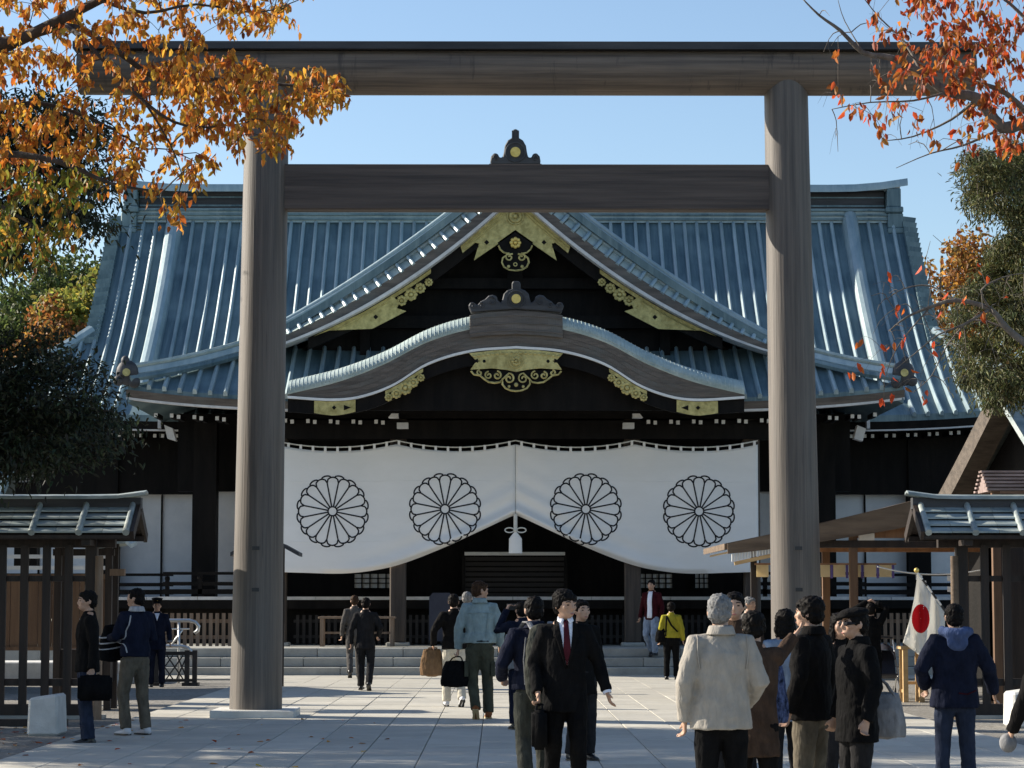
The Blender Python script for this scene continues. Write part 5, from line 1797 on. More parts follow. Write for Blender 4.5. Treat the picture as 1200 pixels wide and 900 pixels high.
# 1  man in black jacket by the fence
d = 27.7
p = person('person in black jacket and jeans facing left before the lattice fence', P(102, 800, d).x, d, 0.0, 1.74, -PI / 2 + .25, 'black_wool', 'jeans', hem=.80, bulk=1.05, head=.1,
           arms={'L': ((.23, .05, 1.10), (.25, .03, .84)), 'R': ((-.225, .06, 1.10), (-.235, .03, .84))}, curl=(1.3, .7))
g_ = p['gripL']
bag('briefcase', 'square black shoulder briefcase held low by the person in black jacket', 'briefcase', g_ + V((.05, -.05, -.12)), (.38, .12, .28), 'black_cloth', g_ + V((0, 0, .02)), rot=.2, soft=False)
# 2  man in navy track jacket with a striped bag
d = 29.2
p = person('person in navy track jacket and grey trousers hugging a striped bag', P(158, 800, d).x, d, PZ, 1.74, PI + .75, 'navy_cloth', 'khaki', hem=.90, bulk=1.06, head=.5, shoes='shoe_white',
           legs={'L': ((.12, -.06, .48), (.13, .02, .078), .1), 'R': ((-.09, .02, .48), (-.10, .09, .078), .1)},
           arms={'L': ((.25, -.04, 1.13), (.17, -.27, 1.12)), 'R': ((-.25, .0, 1.12), (-.12, -.25, 1.08))}, collar='stripe_grey', hair='hair_black')
strap_on(p, [(.12, 1.38), (.165, 1.2), (.17, 1.05), (.165, .95)], .02, 'white_piping', 'stripe_grey')
q = p['W']((.10, -.33, 1.06))
sb = bag('sports_bag', 'dark sports bag with pale stripes held against the navy jacket', 'bag', q, (.34, .24, .42), 'black_cloth', None, rot=.9)
for i in range(3):
    obj('stripe', MB().tube([(.17 * math.cos(a), .125 * math.sin(a), -.05 + i * .07 + .03 * math.cos(a)) for a in lin(0, 6.283, 22)], .010, 5, cap=False).mesh('stripe'), 'stripe_grey', sb)
# 3  guard
d = 46.6
p = person('guard in dark uniform and peaked cap behind the navy track jacket', P(183, 800, d).x, d, 0, 1.66, .15, 'navy_cloth', 'navy_cloth', cap='guard', hem=.72, group=None)
patch(p, [(-.05, 1.43), (.05, 1.43), (0, 1.28)], .006, 'shirt_front', 'white_shirt')
for s in (-1, 1):
    e, w = p['A']['L' if s > 0 else 'R']
    for t in (.88, .95):
        obj('cuff_stripe', MB().tube([e.lerp(w, t) + V((.052 * math.cos(a), .052 * math.sin(a), 0)) for a in lin(0, 6.283, 14)], .006, 5, cap=False).mesh('cuff_stripe'), 'stripe_grey', p['root'])
# 4, 5 two men walking to the hall
d = 51.2
person('person in grey jacket walking to the steps beside a dark suit', P(415, 790, d).x, d, PZ, 1.72, PI + .1, 'grey_cloth', 'grey_cloth', hem=.84, legs=walk('R', .14), hair='hair_brown')
d = 43.8
person('person in charcoal suit seen from behind walking to the steps', P(428, 815, d).x, d, PZ, 1.66, PI - .1, 'charcoal', 'charcoal', hem=.76, legs=walk('L', .12), arms={'R': ((-.29, .06, 1.14), (-.22, -.10, 1.0)), 'L': ((.255, .04, 1.10), (.27, -.02, .85))}, head=.15)
# 6  black sweater with brown bag
d = 37.0
p = person('person in black sweater and cream trousers carrying a furry brown bag', P(532, 830, d).x, d, PZ, 1.70, PI + .15, 'black_wool', 'cream', hem=.86, bulk=1.05, legs=walk('L', .12), lean=.06,
           arms={'L': ((.31, .03, 1.14), (.30, -.10, .93)), 'R': ((-.24, .03, 1.1), (-.25, -.04, .86))}, head=-.2, shoes='shoe_white')
q = p['gripL']
bag('brown_bag', 'furry tan shoulder bag hanging beside the black sweater', 'bag', q + V((-.02, 0, -.18)), (.36, .18, .40), 'tan_bag', q + V((0, 0, .05)))
# 7  denim jacket
d = 33.2
p = person('person in pale denim jacket and olive cargo trousers looking right', P(562, 840, d).x, d, PZ, 1.86, PI + .05, 'denim', 'olive', hem=.93, bulk=1.10, hair='hair_brown', shoes='brown_leather', fine=True,
           legs={'R': ((-.10, -.05, .48), (-.11, .0, .08), .05), 'L': ((.09, -.02, .47), (.055, .21, .135), -.1, .75)}, head=-1.15, tilt=.12,
           arms={'L': ((.26, .03, 1.12), (.265, -.02, .86)), 'R': ((-.255, .03, 1.12), (-.25, -.08, .90))}, collar='denim', curl=(1.5, .6))
obj('belt', MB().tube([(.165 * math.cos(a), .128 * math.sin(a), .955) for a in lin(0, 6.283, 24)], .022, 6, cap=False).mesh('belt'), 'black_cloth', p['root'])
for s in (-1, 1):
    obj('cargo_pocket', MB().box(s * .165 - .025, s * .165 + .025, -.07, .07, .52, .70).mesh('pocket'), 'olive', p['root'])
strap_on(p, [(-.15, 1.30), (0, 1.305), (.15, 1.30)], .012, 'yoke_seam', 'denim')
strap_on(p, [(-.10, 1.30), (-.085, 1.15), (-.075, 1.0)], .008, 'back_seam', 'denim')
strap_on(p, [(.10, 1.30), (.085, 1.15), (.075, 1.0)], .008, 'back_seam', 'denim')
q = p['gripL']
bag('black_holdall', 'shiny black holdall carried low by the person in denim jacket', 'bag', q + V((-.03, 0, -.24)), (.40, .22, .34), 'black_cloth', q)
# 8  grey head beyond the black sweater
d = 43.0
person('grey haired person in dark coat seen between black sweater and denim jacket', P(547, 830, d).x, d, PZ, 1.76, PI, 'charcoal', 'charcoal', hair='hair_grey', hem=.7)
# 9  photographer with both arms raised
d = 30.5
p = person('person in navy coat raising both arms to take a photograph', P(611, 830, d).x, d, PZ, 1.585, PI + .35, 'navy_cloth', 'navy_cloth', hem=.78, tilt=-.1,
           arms={'L': ((.30, -.12, 1.30), (.12, -.24, 1.58)), 'R': ((-.30, -.12, 1.30), (-.10, -.24, 1.58))}, hair='hair_black')
q = p['W']((0, -.34, 1.62))
k = empty('camera_body', q, 'small black camera held up by the person in navy coat', 'camera')
obj('case', MB().box(-.07, .07, -.02, .02, -.04, .04).mesh('case'), 'black_metal', k)
obj('lens', MB().tube([(0, .02, 0), (0, .06, 0)], .03, 12).mesh('lens'), 'black_metal', k)
k.rotation_euler = (0, 0, .35)
q = p['W']((.22, .05, .96))
bag('pale_bag', 'pale grey shoulder bag hanging beside the navy coat', 'bag', q, (.20, .14, .30), 'grey_bag', q + V((.02, 0, .28)))
# 10 backpack
d = 20.0
p = person('person in navy jacket with a grey backpack behind the suited person', P(626, 830, d).x, d, PZ, 1.62, PI + .18, 'navy_cloth', 'green_grey', hem=.90, bulk=1.08, collar='navy_cloth', fine=True, legs=walk('R', .08),
           arms={'L': ((.29, .05, 1.12), (.25, -.16, 1.0))})
k = empty('backpack', p['W']((-.02, .2, 1.16)), 'grey backpack with pale straps worn over a navy jacket', 'backpack')
k.rotation_euler = (0, 0, PI + .18)
b = MB()
b.tube([(0, .05, -.27), (0, .06, -.1), (0, .055, .1), (0, .03, .24)], [(.135, .085), (.15, .10), (.14, .09), (.10, .05)], 16, ref=(1, 0, 0), dome=True)
b.ell((0, .13, -.12), (.10, .05, .11), 14, 8)
obj('pack', melt(b, 'pack', .011, 2, .02), 'green_grey', k)
for s in (-1, 1):
    obj('shoulder_strap', MB().tube([(s * .07, .03, .24), (s * .09, -.06, .30), (s * .105, -.16, .30), (s * .125, -.24, .24)], [(.025, .009)] * 4, 8, ref=(1, 0, 0)).mesh('strap'), 'grey_bag', k)
    obj('side_strap', MB().tube([(s * .14, .05, -.2), (s * .152, .05, 0), (s * .135, .05, .18)], .006, 6).mesh('strap'), 'grey_bag', k)
# 11 suited man walking towards the camera
d = 19.4
p = person('person in black suit, white shirt and dark red tie walking towards the viewer', P(662, 830, d).x, d, PZ, 1.665, .10, 'black_cloth', 'black_cloth', hem=.72, bulk=1.04, style='full', head=.55, tilt=.05, fine=True, sleeve=.85,
           arms={'L': ((.275, .03, 1.12), (.335, -.06, .88)), 'R': ((-.24, .05, 1.10), (-.23, -.10, .87))}, legs=walk('L', .10), curl=(.45, 1.2))
patch(p, [(-.062, 1.475), (.062, 1.475), (.045, 1.30), (.006, 1.10), (-.006, 1.10), (-.045, 1.30)], .012, 'shirt_front', 'white_shirt')
patch(p, [(-.018, 1.455), (.018, 1.455), (.015, 1.43), (.03, 1.22), (.004, 1.10), (-.004, 1.10), (-.03, 1.22), (-.015, 1.43)], .019, 'necktie', 'tie_red')
for s in (-1, 1):
    patch(p, [(s * .062, 1.475), (s * .085, 1.455), (s * .105, 1.33), (s * .085, 1.31), (s * .01, 1.07), (s * .006, 1.10), (s * .047, 1.30)], .020, 'lapel', 'black_wool')
    patch(p, [(s * .008, 1.478), (s * .060, 1.485), (s * .066, 1.45), (s * .03, 1.425)], .024, 'shirt_collar', 'white_shirt', cuts=2)
e, w = p['A']['L']
dd = (w - e).normalized()
obj('shirt_cuff', MB().tube([w - dd * .01, w + dd * .012], .036, 12).mesh('cuff'), 'white_shirt', p['root'])
q = p['gripR']
bag('document_case', 'black document case carried by the person in black suit', 'briefcase', q + V((-.0, -.02, -.20)), (.12, .38, .30), 'black_cloth', q, soft=False)
# 12 dark figure behind the suited man
d = 24.5
person('person in dark coat partly hidden behind the suited person', P(681, 830, d).x, d, PZ, 1.6, .5, 'black_wool', 'charcoal', hem=.7)
# 14 man coming down the steps
d = 53.6
p = person('person in dark red cardigan and pale jeans coming down the steps', P(764, 770, d).x, d, .40, 1.70, -.45, 'maroon', 'jeans_pale', hem=.82, legs={'L': ((.11, -.16, .50), (.10, -.04, .12), -.1), 'R': ((-.10, -.10, .49), (-.09, .2, .16), .1, .5)}, shoes='shoe_black')
patch(p, [(-.05, 1.44), (.05, 1.44), (.055, .86), (-.055, .86)], .008, 'shirt_front', 'white_shirt')
# 15 yellow jacket
d = 50.0
p = person('person in mustard yellow jacket with crossed black straps seen from behind', P(787, 795, d).x, d, PZ, 1.57, PI - .1, 'yellow_cloth', 'black_cloth', hem=.92, hair='hair_black', bulk=1.05, style='full')
strap_on(p, [(.10, 1.40), (.0, 1.2), (-.14, 1.05)], .04, 'bag_strap', 'black_cloth', off=.02)
strap_on(p, [(.10, 1.40), (.11, 1.2), (.12, .95)], .035, 'bag_strap', 'black_cloth', off=.02)
q = p['W']((.20, .02, .98))
bag('black_shoulder_bag', 'black shoulder bag beside the mustard yellow jacket', 'bag', q, (.28, .16, .30), 'black_cloth', q + V((0, 0, .3)))
# 16 beige jacket
d = 15.6
p = person('grey haired person in beige jacket seen from behind', P(845, 830, d).x, d, PZ, 1.625, PI + .08, 'beige_cloth', 'black_cloth', hair='hair_grey', hem=.80, bulk=1.14, collar='beige_cloth', fine=True, head=-.25,
           arms={'L': ((.248, .04, 1.11), (.24, -.03, .86)), 'R': ((-.255, .04, 1.11), (-.20, -.18, .96))}, curl=(.8, .8))
strap_on(p, [(-.165, 1.42), (-.17, 1.3), (-.155, 1.2)], .010, 'sleeve_seam', 'beige_cloth')
strap_on(p, [(.165, 1.42), (.17, 1.3), (.155, 1.2)], .010, 'sleeve_seam', 'beige_cloth')
# 17 face beside the beige jacket
d = 19.5
person('dark haired person in brown jacket facing the beige jacket', P(862, 830, d).x, d, PZ, 1.655, -.15, 'brown_cloth', 'charcoal', hem=.78)
# 18 distant grey head in the sun
d = 39.0
person('grey haired person in pale coat standing in the sun beyond the group', P(879, 830, d).x, d, PZ, 1.66, .9, 'beige_cloth', 'grey_cloth', hair='hair_grey')
# 19 woman with raised arm
d = 16.3
p = person('person with short black hair and brown sleeve raising one arm', P(884, 830, d).x, d, PZ, 1.505, PI - .2, 'brown_cloth', 'black_wool', hem=.62, style='full', fine=True, bulk=1.05,
           arms={'R': ((-.15, -.27, 1.34), (-.27, -.40, 1.51)), 'L': ((.24, .02, 1.1), (.24, -.08, .86))}, curl=(.5, .25))
q = p['W']((-.08, -.31, 1.08))
bag('patterned_bag', 'dark blue patterned bag at the chest of the brown sleeved person', 'bag', q, (.26, .14, .40), 'blue_pattern', q + V((0, 0, .28)))
# 20 man in black jacket, khaki trousers
d = 17.0
p = person('person in black jacket and khaki trousers turned towards the raised arm', P(951, 830, d).x, d, PZ, 1.605, PI + .95, 'black_wool', 'khaki', hem=.80, bulk=1.12, style='full', fine=True, head=.15, collar='black_wool')
# 21 hidden listener
d = 19.5
person('dark haired person in grey coat hidden between brown sleeve and black jacket', P(921, 830, d).x, d, PZ, 1.52, PI + .3, 'jeans_pale', 'charcoal', hem=.7, style='long')
# 22 woman facing right
d = 19.0
p = person('person with long dark hair and black coat beside the flat cap', P(985, 830, d).x, d, PZ, 1.49, .25, 'black_wool', 'charcoal', hem=.66, style='long')
# 23 man in flat cap
d = 16.6
p = person('person in black flat cap and black jacket looking left', P(1004, 830, d).x, d, PZ, 1.53, -1.25, 'black_cloth', 'charcoal', hem=.70, bulk=1.15, cap='flat', fine=True, hair='hair_black', collar='black_wool')
obj('sunglasses', MB().tube([p['hd']((s * .075, -.03 - .065 * (abs(s) < .9), 1.607)) for s in (-1, -.8, -.5, 0, .5, .8, 1)], [(.006, .006), (.013, .016), (.02, .02), (.006, .006), (.02, .02), (.013, .016), (.006, .006)], 8, ref=(0, 0, 1)).mesh('sunglasses'), 'crest_ink', p['root'])
q = P(1037, 838, d + .25)
bag('quilted_bag', 'grey quilted handbag hanging behind the person in flat cap', 'bag', q, (.28, .2, .30), 'grey_bag', q + V((-.06, 0, .26)))
# 24 person with raised hands before the pavilion
d = 38.5
person('person in black with hands clasped above the head before the pavilion', P(1022, 830, d).x, d, PZ, 1.56, PI - .2, 'black_cloth', 'black_cloth', hem=.7,
       arms={'L': ((.27, -.02, 1.60), (.06, -.06, 1.72)), 'R': ((-.27, -.02, 1.60), (-.08, -.05, 1.70))})
# 25 navy hooded jacket
d = 20.0
p = person('person in navy jacket with blue hood and red hem line seen from behind', P(1119, 830, d).x, d, PZ, 1.56, PI + .05, 'navy_cloth', 'jeans', hem=.78, bulk=1.22, hood='hood_blue', fine=True, hair='hair_black', lean=-.04,
           arms={'L': ((.31, .04, 1.12), (.23, -.14, .95)), 'R': ((-.31, .0, 1.12), (-.38, -.12, .90))}, legs={'L': ((.11, -.02, .47), (.12, .0, .075), -.1), 'R': ((-.11, -.02, .47), (-.125, .0, .075), .1)}, curl=(.9, .5))
strap_on(p, [(-.17, .93), (-.08, .90), (0, .91)], .014, 'red_hem_line', 'maroon')
# 26 sleeve and mitten entering at the right edge
d = 15.0
p = person('person in black coat with a grey mitten at the right edge', P(1243, 830, d).x, d, PZ, 1.5, PI + .2, 'black_wool', 'black_wool', hem=.6,
           arms={'L': ((.27, .0, 1.1), (.31, -.12, .88))}, style='long')
q = p['gripL']
o = MB().ell((0, 0, 0), (.055, .055, .06), 14, 9).build('mitten', 'grey_bag', None, True)
o.location = q
tag(o, 'round grey knitted mitten at the right edge', 'mitten')

# ------------------------------------------------------------------ trees
rng = np.random.default_rng(11)


def leaf_mesh(name, pos, axis, nrm, L, W, cols, bend=.25):
    """folded pointed leaves: two quads each, meeting at the midrib"""
    pos, axis, nrm = (np.asarray(a, float) for a in (pos, axis, nrm))
    n = len(pos)
    axis /= np.linalg.norm(axis, axis=1, keepdims=True) + 1e-9
    side = np.cross(axis, nrm); side /= np.linalg.norm(side, axis=1, keepdims=True) + 1e-9
    up = np.cross(side, axis)
    L = np.asarray(L).reshape(-1, 1) * np.ones((n, 1)); W = np.asarray(W).reshape(-1, 1) * np.ones((n, 1))
    b = pos
    t = pos + axis * L - up * L * bend * .6
    l1 = pos + axis * L * .30 + side * W * .5 + up * W * .22
    l2 = pos + axis * L * .68 + side * W * .42 + up * W * .15 - up * L * bend * .25
    r1 = pos + axis * L * .30 - side * W * .5 + up * W * .22
    r2 = pos + axis * L * .68 - side * W * .42 + up * W * .15 - up * L * bend * .25
    vs = np.stack([b, l1, l2, t, r2, r1], 1).reshape(-1, 3)
    base = np.arange(n)[:, None] * 6
    fs = np.concatenate([base + np.array([[0, 1, 2, 3]]), base + np.array([[0, 3, 4, 5]])], 1).reshape(-1, 4)
    me = bpy.data.meshes.new(name)
    me.vertices.add(len(vs)); me.vertices.foreach_set('co', vs.ravel())
    me.loops.add(fs.size); me.loops.foreach_set('vertex_index', fs.ravel().astype(np.int32))
    me.polygons.add(len(fs)); me.polygons.foreach_set('loop_start', (np.arange(len(fs)) * 4).astype(np.int32))
    me.polygons.foreach_set('loop_total', np.full(len(fs), 4, np.int32))
    me.update(calc_edges=True)
    at_ = me.attributes.new('tint', 'FLOAT_COLOR', 'POINT')
    c = np.ones((n, 6, 4)); c[:, :, :3] = np.asarray(cols)[:, None, :]
    at_.data.foreach_set('color', c.ravel())
    return me


def pick(pal, n, jit=.22):
    w = np.array([p[1] for p in pal], float); w /= w.sum()
    c = np.array([p[0] for p in pal])[rng.choice(len(pal), n, p=w)]
    return np.clip(c * (1 + rng.normal(0, jit, (n, 1))) * (1 + rng.normal(0, jit * .3, (n, 3))), .004, .9)


def rand_dirs(n, down=0.0, z=None):
    d = rng.normal(0, 1, (n, 3)); d[:, 2] -= down
    return d / np.linalg.norm(d, axis=1, keepdims=True)


ORANGE = [((.52, .20, .028), 4), ((.58, .26, .035), 4), ((.42, .125, .022), 3), ((.62, .35, .05), 3), ((.30, .09, .02), 2), ((.48, .30, .045), 2)]
GREENGOLD = [((.20, .20, .03), 4), ((.12, .15, .025), 4), ((.33, .22, .035), 3), ((.08, .10, .02), 2)]
REDLEAF = [((.50, .085, .022), 4), ((.42, .13, .025), 4), ((.34, .06, .02), 3), ((.45, .20, .04), 2), ((.20, .06, .02), 2)]


def limb(b, pts, r0, r1, seg=7):
    pts = [V(p) for p in pts]
    out = []
    for i in range(len(pts) - 1):
        p0 = pts[max(i - 1, 0)]; p1 = pts[i]; p2 = pts[i + 1]; p3 = pts[min(i + 2, len(pts) - 1)]
        for t in (0, .33, .66):
            out.append(.5 * ((2 * p1) + (p2 - p0) * t + (2 * p0 - 5 * p1 + 4 * p2 - p3) * t * t + (3 * p1 - p0 - 3 * p2 + p3) * t ** 3))
    out.append(pts[-1])
    n = len(out)
    b.tube(out, [r0 + (r1 - r0) * (i / (n - 1)) ** .8 for i in range(n)], seg)
    return out


def near_tree(name, label, cat, base, trunk, limbs, twig_targets, leafspec, bark='bark', leafmat='leaf', droop=.25, group=None, twig_r=.006):
    """trunk and limbs given as point lists; twigs reach out to target points and carry leaves
    leafspec(i, points) -> (pos, axis, nrm, L, W, colour)"""
    root = empty(name, base, label, cat, group)
    b = MB()
    nodes = []
    nodes += limb(b, trunk[0], trunk[1], trunk[2], 12)[4:]
    for pts, r0, r1 in limbs:
        nodes += limb(b, pts, r0, r1)
    obj_tr = b.build('trunk', bark, root, True)
    b = MB()
    nd = np.array([tuple(n_) for n_ in nodes])
    T_ = np.array(twig_targets)
    d0 = np.array([np.linalg.norm(nd - t, axis=1).min() for t in T_])
    order = np.argsort(d0)
    cap_n = len(nd) + 3 * len(T_)
    buf = np.zeros((cap_n, 3)); buf[:len(nd)] = nd; nn = len(nd)
    rad_ = np.zeros(cap_n); rad_[:len(nd)] = twig_r * 1.7
    acc = [[] for _ in range(6)]
    for i in order:                                      # twigs grow out from the limbs, then from each other
        t = T_[i]
        j = int(np.argmin(np.linalg.norm(buf[:nn] - t, axis=1)))
        a = V(buf[j]); e = V(t); r0 = max(rad_[j] * .82, twig_r * .55)
        L_ = (e - a).length
        m = a.lerp(e, .5) + V((rng.normal(0, .07 * L_), rng.normal(0, .07 * L_), .14 * L_))
        pts = [a, a.lerp(m, .55), m.lerp(e, .12), m.lerp(e, .55), e, e + (e - m).normalized() * .10 + V((0, 0, -.06))]
        b.tube(pts, [r0, r0 * .93, r0 * .85, r0 * .75, r0 * .65, r0 * .4], 4, cap=False)
        for q_, rr_ in ((pts[2], r0 * .85), (pts[3], r0 * .75), (e, r0 * .65)):
            buf[nn] = tuple(q_); rad_[nn] = rr_; nn += 1
        for k_, arr in enumerate(leafspec(i, pts)):
            acc[k_].append(arr)
    b.build('twigs', bark, root)['kind'] = 'stuff'
    arrs = [np.concatenate(a) for a in acc]
    me = leaf_mesh('crown', arrs[0] - np.array(base), arrs[1], arrs[2], arrs[3], arrs[4], arrs[5])
    o = obj('crown', me, leafmat, root)
    return root


def cherry_leaves(pal_at, per=(7, 13), size=(.085, .125)):
    def f(i, pts):
        n = int(rng.integers(*per))
        if n == 0: n = 1
        P4 = np.array([tuple(p) for p in pts])
        t = rng.uniform(.35, 1.0, n) ** .8 * (len(P4) - 1)
        k = np.minimum(t.astype(int), len(P4) - 2)
        fr = (t - k)[:, None]
        pos = P4[k] * (1 - fr) + P4[k + 1] * fr + rng.normal(0, .03, (n, 3))
        ax = rng.normal(0, .42, (n, 3)); ax[:, 2] -= 1.0
        nr = rng.normal(0, 1, (n, 3)); nr[:, 2] *= .4
        L = rng.uniform(*size, n)
        return pos, ax, nr, L, L * rng.uniform(.38, .52, n), pal_at(pos)
    return f


# ---- orange cherry on the left, in front of the gate
D1 = 26.0
def inpoly(x, y, poly):
    c = False
    j = len(poly) - 1
    for i in range(len(poly)):
        xi, yi = poly[i]; xj, yj = poly[j]
        if (yi > y) != (yj > y) and x < (xj - xi) * (y - yi) / (yj - yi) + xi: c = not c
        j = i
    return c


dense = [(-120, -60), (190, -60), (215, 20), (250, 70), (300, 95), (330, 120), (310, 170), (255, 190), (235, 235), (205, 265), (160, 235), (110, 225), (95, 300), (40, 325), (-120, 330)]
lobe = [(190, 60), (300, 75), (350, 85), (395, 95), (412, 125), (385, 135), (345, 150), (335, 185), (300, 200), (270, 165), (220, 160)]
topr = [(190, -40), (380, -40), (378, 5), (330, 45), (290, 55), (215, 20)]
tg_ = []
while len(tg_) < 560:
    x, y = rng.uniform(-120, 340), rng.uniform(-60, 335)
    if inpoly(x, y, dense): tg_.append((x, y))
while len(tg_) < 690:
    x, y = rng.uniform(190, 412), rng.uniform(60, 200)
    if inpoly(x, y, lobe): tg_.append((x, y))
while len(tg_) < 745:
    x, y = rng.uniform(190, 382), rng.uniform(-40, 56)
    if inpoly(x, y, topr): tg_.append((x, y))
pts = []
for x, y in tg_:
    q = P(x, y - 8, D1 + rng.uniform(-1.9, 1.9)); pts.append(tuple(q))
for _ in range(420):                                    # rest of the crown beyond the frame
    a = rng.uniform(0, 6.28); r_ = 3.6 * math.sqrt(rng.uniform(.05, 1))
    q = (-9.6 + r_ * math.cos(a) * 1.0, D1 + r_ * math.sin(a), 7.4 + rng.normal(0, 1.1))
    if q[0] < -6.2: pts.append(q)
T = lambda x, y, d=D1: P(x, y, d)
limbs = [([(-9.3, 26.2, 3.6), T(-60, 95), T(23, 47), T(117, 0, 25.6), T(190, -40, 25.3)], .11, .03),
         ([T(-10, 65), T(75, 30, 26.4), T(130, 55, 26.8), T(190, 95, 27), T(255, 92, 27), T(320, 98, 26.8), T(372, 103, 26.6), T(400, 112, 26.5)], .05, .008),
         ([T(75, 30, 26.4), T(100, 48, 25.8), T(170, 120, 25.4), T(220, 148, 25.2), T(285, 145, 25.1)], .035, .008),
         ([(-9.3, 26.2, 4.2), T(-70, 190, 25.5), T(0, 180, 25), T(70, 190, 24.8), T(130, 215, 24.7), T(190, 225, 24.7)], .07, .008),
         ([T(-60, 95), T(-20, 130, 27), T(40, 120, 27.4), T(110, 140, 27.6), T(170, 175, 27.6)], .05, .008),
         ([T(-60, 190, 25.5), T(0, 240, 25.6), T(50, 270, 25.6)], .035, .006),
         ([T(117, 0, 25.6), T(170, 15, 25.4), T(230, 5, 25.2), T(300, 15, 25.1), T(350, 0, 25)], .025, .005),
         ([T(170, 120, 25.4), T(200, 170, 25.6), T(215, 210, 25.7)], .015, .005),
         ([(-9.3, 26.2, 3.9), (-10.5, 26.6, 6.2), (-11.2, 27, 8.6)], .12, .03),
         ([(-9.3, 26.2, 4.2), (-9.6, 24.6, 6.6), (-9.3, 23.4, 8.2)], .1, .03),
         ([(-9.3, 26.2, 4.4), (-8.6, 28, 6.8), (-8.3, 29.2, 8.3)], .1, .03)]


def pal_left(pos):
    n = len(pos)
    c = pick(ORANGE, n)
    px = 584 + (pos[:, 0] + .4) / pos[:, 1] * F
    py = 706 - (pos[:, 2] - 1.6) / pos[:, 1] * F
    gm = (py > 185) & (px < 125) & (rng.uniform(0, 1, n) < .75)
    c[gm] = pick(GREENGOLD, int(gm.sum())) if gm.any() else c[gm]
    return c


near_tree('cherry_tree', 'cherry tree with dense orange autumn leaves overhanging the left end of the gate beam', 'tree', (-9.3, 26.2, 0),
          ([(-9.3, 26.2, -.1), (-9.25, 26.2, 1.5), (-9.35, 26.2, 3.0), (-9.3, 26.2, 4.4)], .26, .15), limbs, pts, cherry_leaves(pal_left, (11, 18), (.065, .125)))

# ---- red cherry on the right
D2 = 25.0
T2 = lambda x, y, d=D2: P(x, y, d)
dens2 = [(1075, -60), (1290, -60), (1290, 210), (1190, 185), (1150, 150), (1110, 115), (1075, 95), (1040, 60), (1060, 20)]
mid2 = [(965, 65), (1040, 60), (1110, 110), (1170, 165), (1140, 185), (1050, 175), (1010, 150), (975, 120)]
top2 = [(1010, -20), (1080, -20), (1080, 60), (1030, 60)]
tg_ = []
while len(tg_) < 270:
    x, y = rng.uniform(1040, 1290), rng.uniform(-60, 200)
    if inpoly(x, y, dens2): tg_.append((x, y, 0))
while len(tg_) < 312:
    x, y = rng.uniform(965, 1170), rng.uniform(60, 185)
    if inpoly(x, y, mid2): tg_.append((x, y, 1))
while len(tg_) < 335:
    x, y = rng.uniform(1010, 1080), rng.uniform(-20, 60)
    if inpoly(x, y, top2): tg_.append((x, y, 1))
for x, y in ((1042, 330), (1014, 400), (1022, 425), (1035, 418), (1008, 428), (1050, 350), (1062, 362), (1055, 372), (1075, 385), (1045, 395), (1040, 410), (1047, 405), (1058, 415), (1068, 450), (1078, 455), (1084, 455),
             (1056, 455), (1036, 460), (1037, 440), (1088, 320), (1103, 368), (1122, 375), (1140, 345), (1150, 350), (1178, 340), (1150, 325), (1120, 340), (1160, 330), (1090, 395), (1048, 425)):
    tg_.append((x, y, 2))
for _ in range(70):
    tg_.append((rng.uniform(1030, 1200), rng.uniform(325, 455), 3))
for _ in range(45):
    tg_.append((rng.uniform(960, 1130), rng.uniform(0, 190), 3))
pts = []
kinds = []
for x, y, kd in tg_:
    pts.append(tuple(P(x, y - 6, D2 + (rng.uniform(-1.5, 1.5) if kd < 2 else rng.uniform(-.25, .25))))); kinds.append(kd)
for _ in range(150):
    q = (8.6 + rng.normal(0, 1.6), D2 + rng.normal(0, 1.8), 7.6 + rng.normal(0, .8))
    if q[0] > 5.2: pts.append(q); kinds.append(0)
limbs2 = [([(9.4, 25.4, 3.8), T2(1290, 200), T2(1215, 145), T2(1175, 150), T2(1145, 115), T2(1110, 108), T2(1080, 86), T2(1045, 68), T2(1012, 62), T2(985, 36), T2(960, 18), T2(940, -2)], .10, .006),
          ([T2(1215, 145), T2(1180, 110, 24.6), T2(1140, 95, 24.4), T2(1090, 80, 24.2), T2(1060, 60, 24.2)], .04, .006),
          ([T2(1145, 115), T2(1115, 140, 25.3), T2(1070, 160, 25.4), T2(1035, 165, 25.4)], .02, .004),
          ([T2(1110, 108), T2(1070, 118, 24.8), T2(1020, 120, 24.7), T2(975, 128, 24.7)], .015, .004),
          ([T2(1175, 150), T2(1130, 170, 24.9), T2(1090, 180, 24.8), T2(1050, 197, 24.8)], .018, .003),
          ([T2(1080, 86), T2(1060, 50, 25.3), T2(1030, 20, 25.4), T2(1010, -5, 25.4)], .016, .004),
          ([T2(1012, 62), T2(990, 25, 25.2), T2(982, 0, 25.2)], .008, .003),
          ([T2(1215, 145), T2(1230, 80, 25.4), T2(1200, 20, 25.6), T2(1150, -20, 25.6)], .05, .01),
          # bare lower bough
          ([(9.4, 25.4, 3.4), T2(1290, 420), T2(1215, 408), T2(1180, 385), T2(1160, 362), T2(1120, 352), T2(1090, 360), T2(1062, 372), T2(1042, 388)], .06, .006),
          ([T2(1160, 362), T2(1130, 380, 24.8), T2(1100, 392, 24.8), T2(1075, 412, 24.8), T2(1050, 432, 24.8)], .018, .003),
          ([T2(1120, 352), T2(1090, 335, 25.2), T2(1060, 338, 25.2), T2(1040, 350, 25.2)], .014, .003),
          ([T2(1180, 385), T2(1140, 375, 25.2), T2(1110, 405, 25.2), T2(1092, 440, 25.2), T2(1070, 460, 25.2)], .014, .003),
          ([T2(1090, 360), T2(1060, 395, 24.9), T2(1045, 420, 24.9), T2(1035, 450, 24.9)], .010, .003),
          ([T2(1160, 362), T2(1150, 340, 24.8), T2(1175, 325, 24.8), T2(1200, 320, 24.8)], .014, .004)]


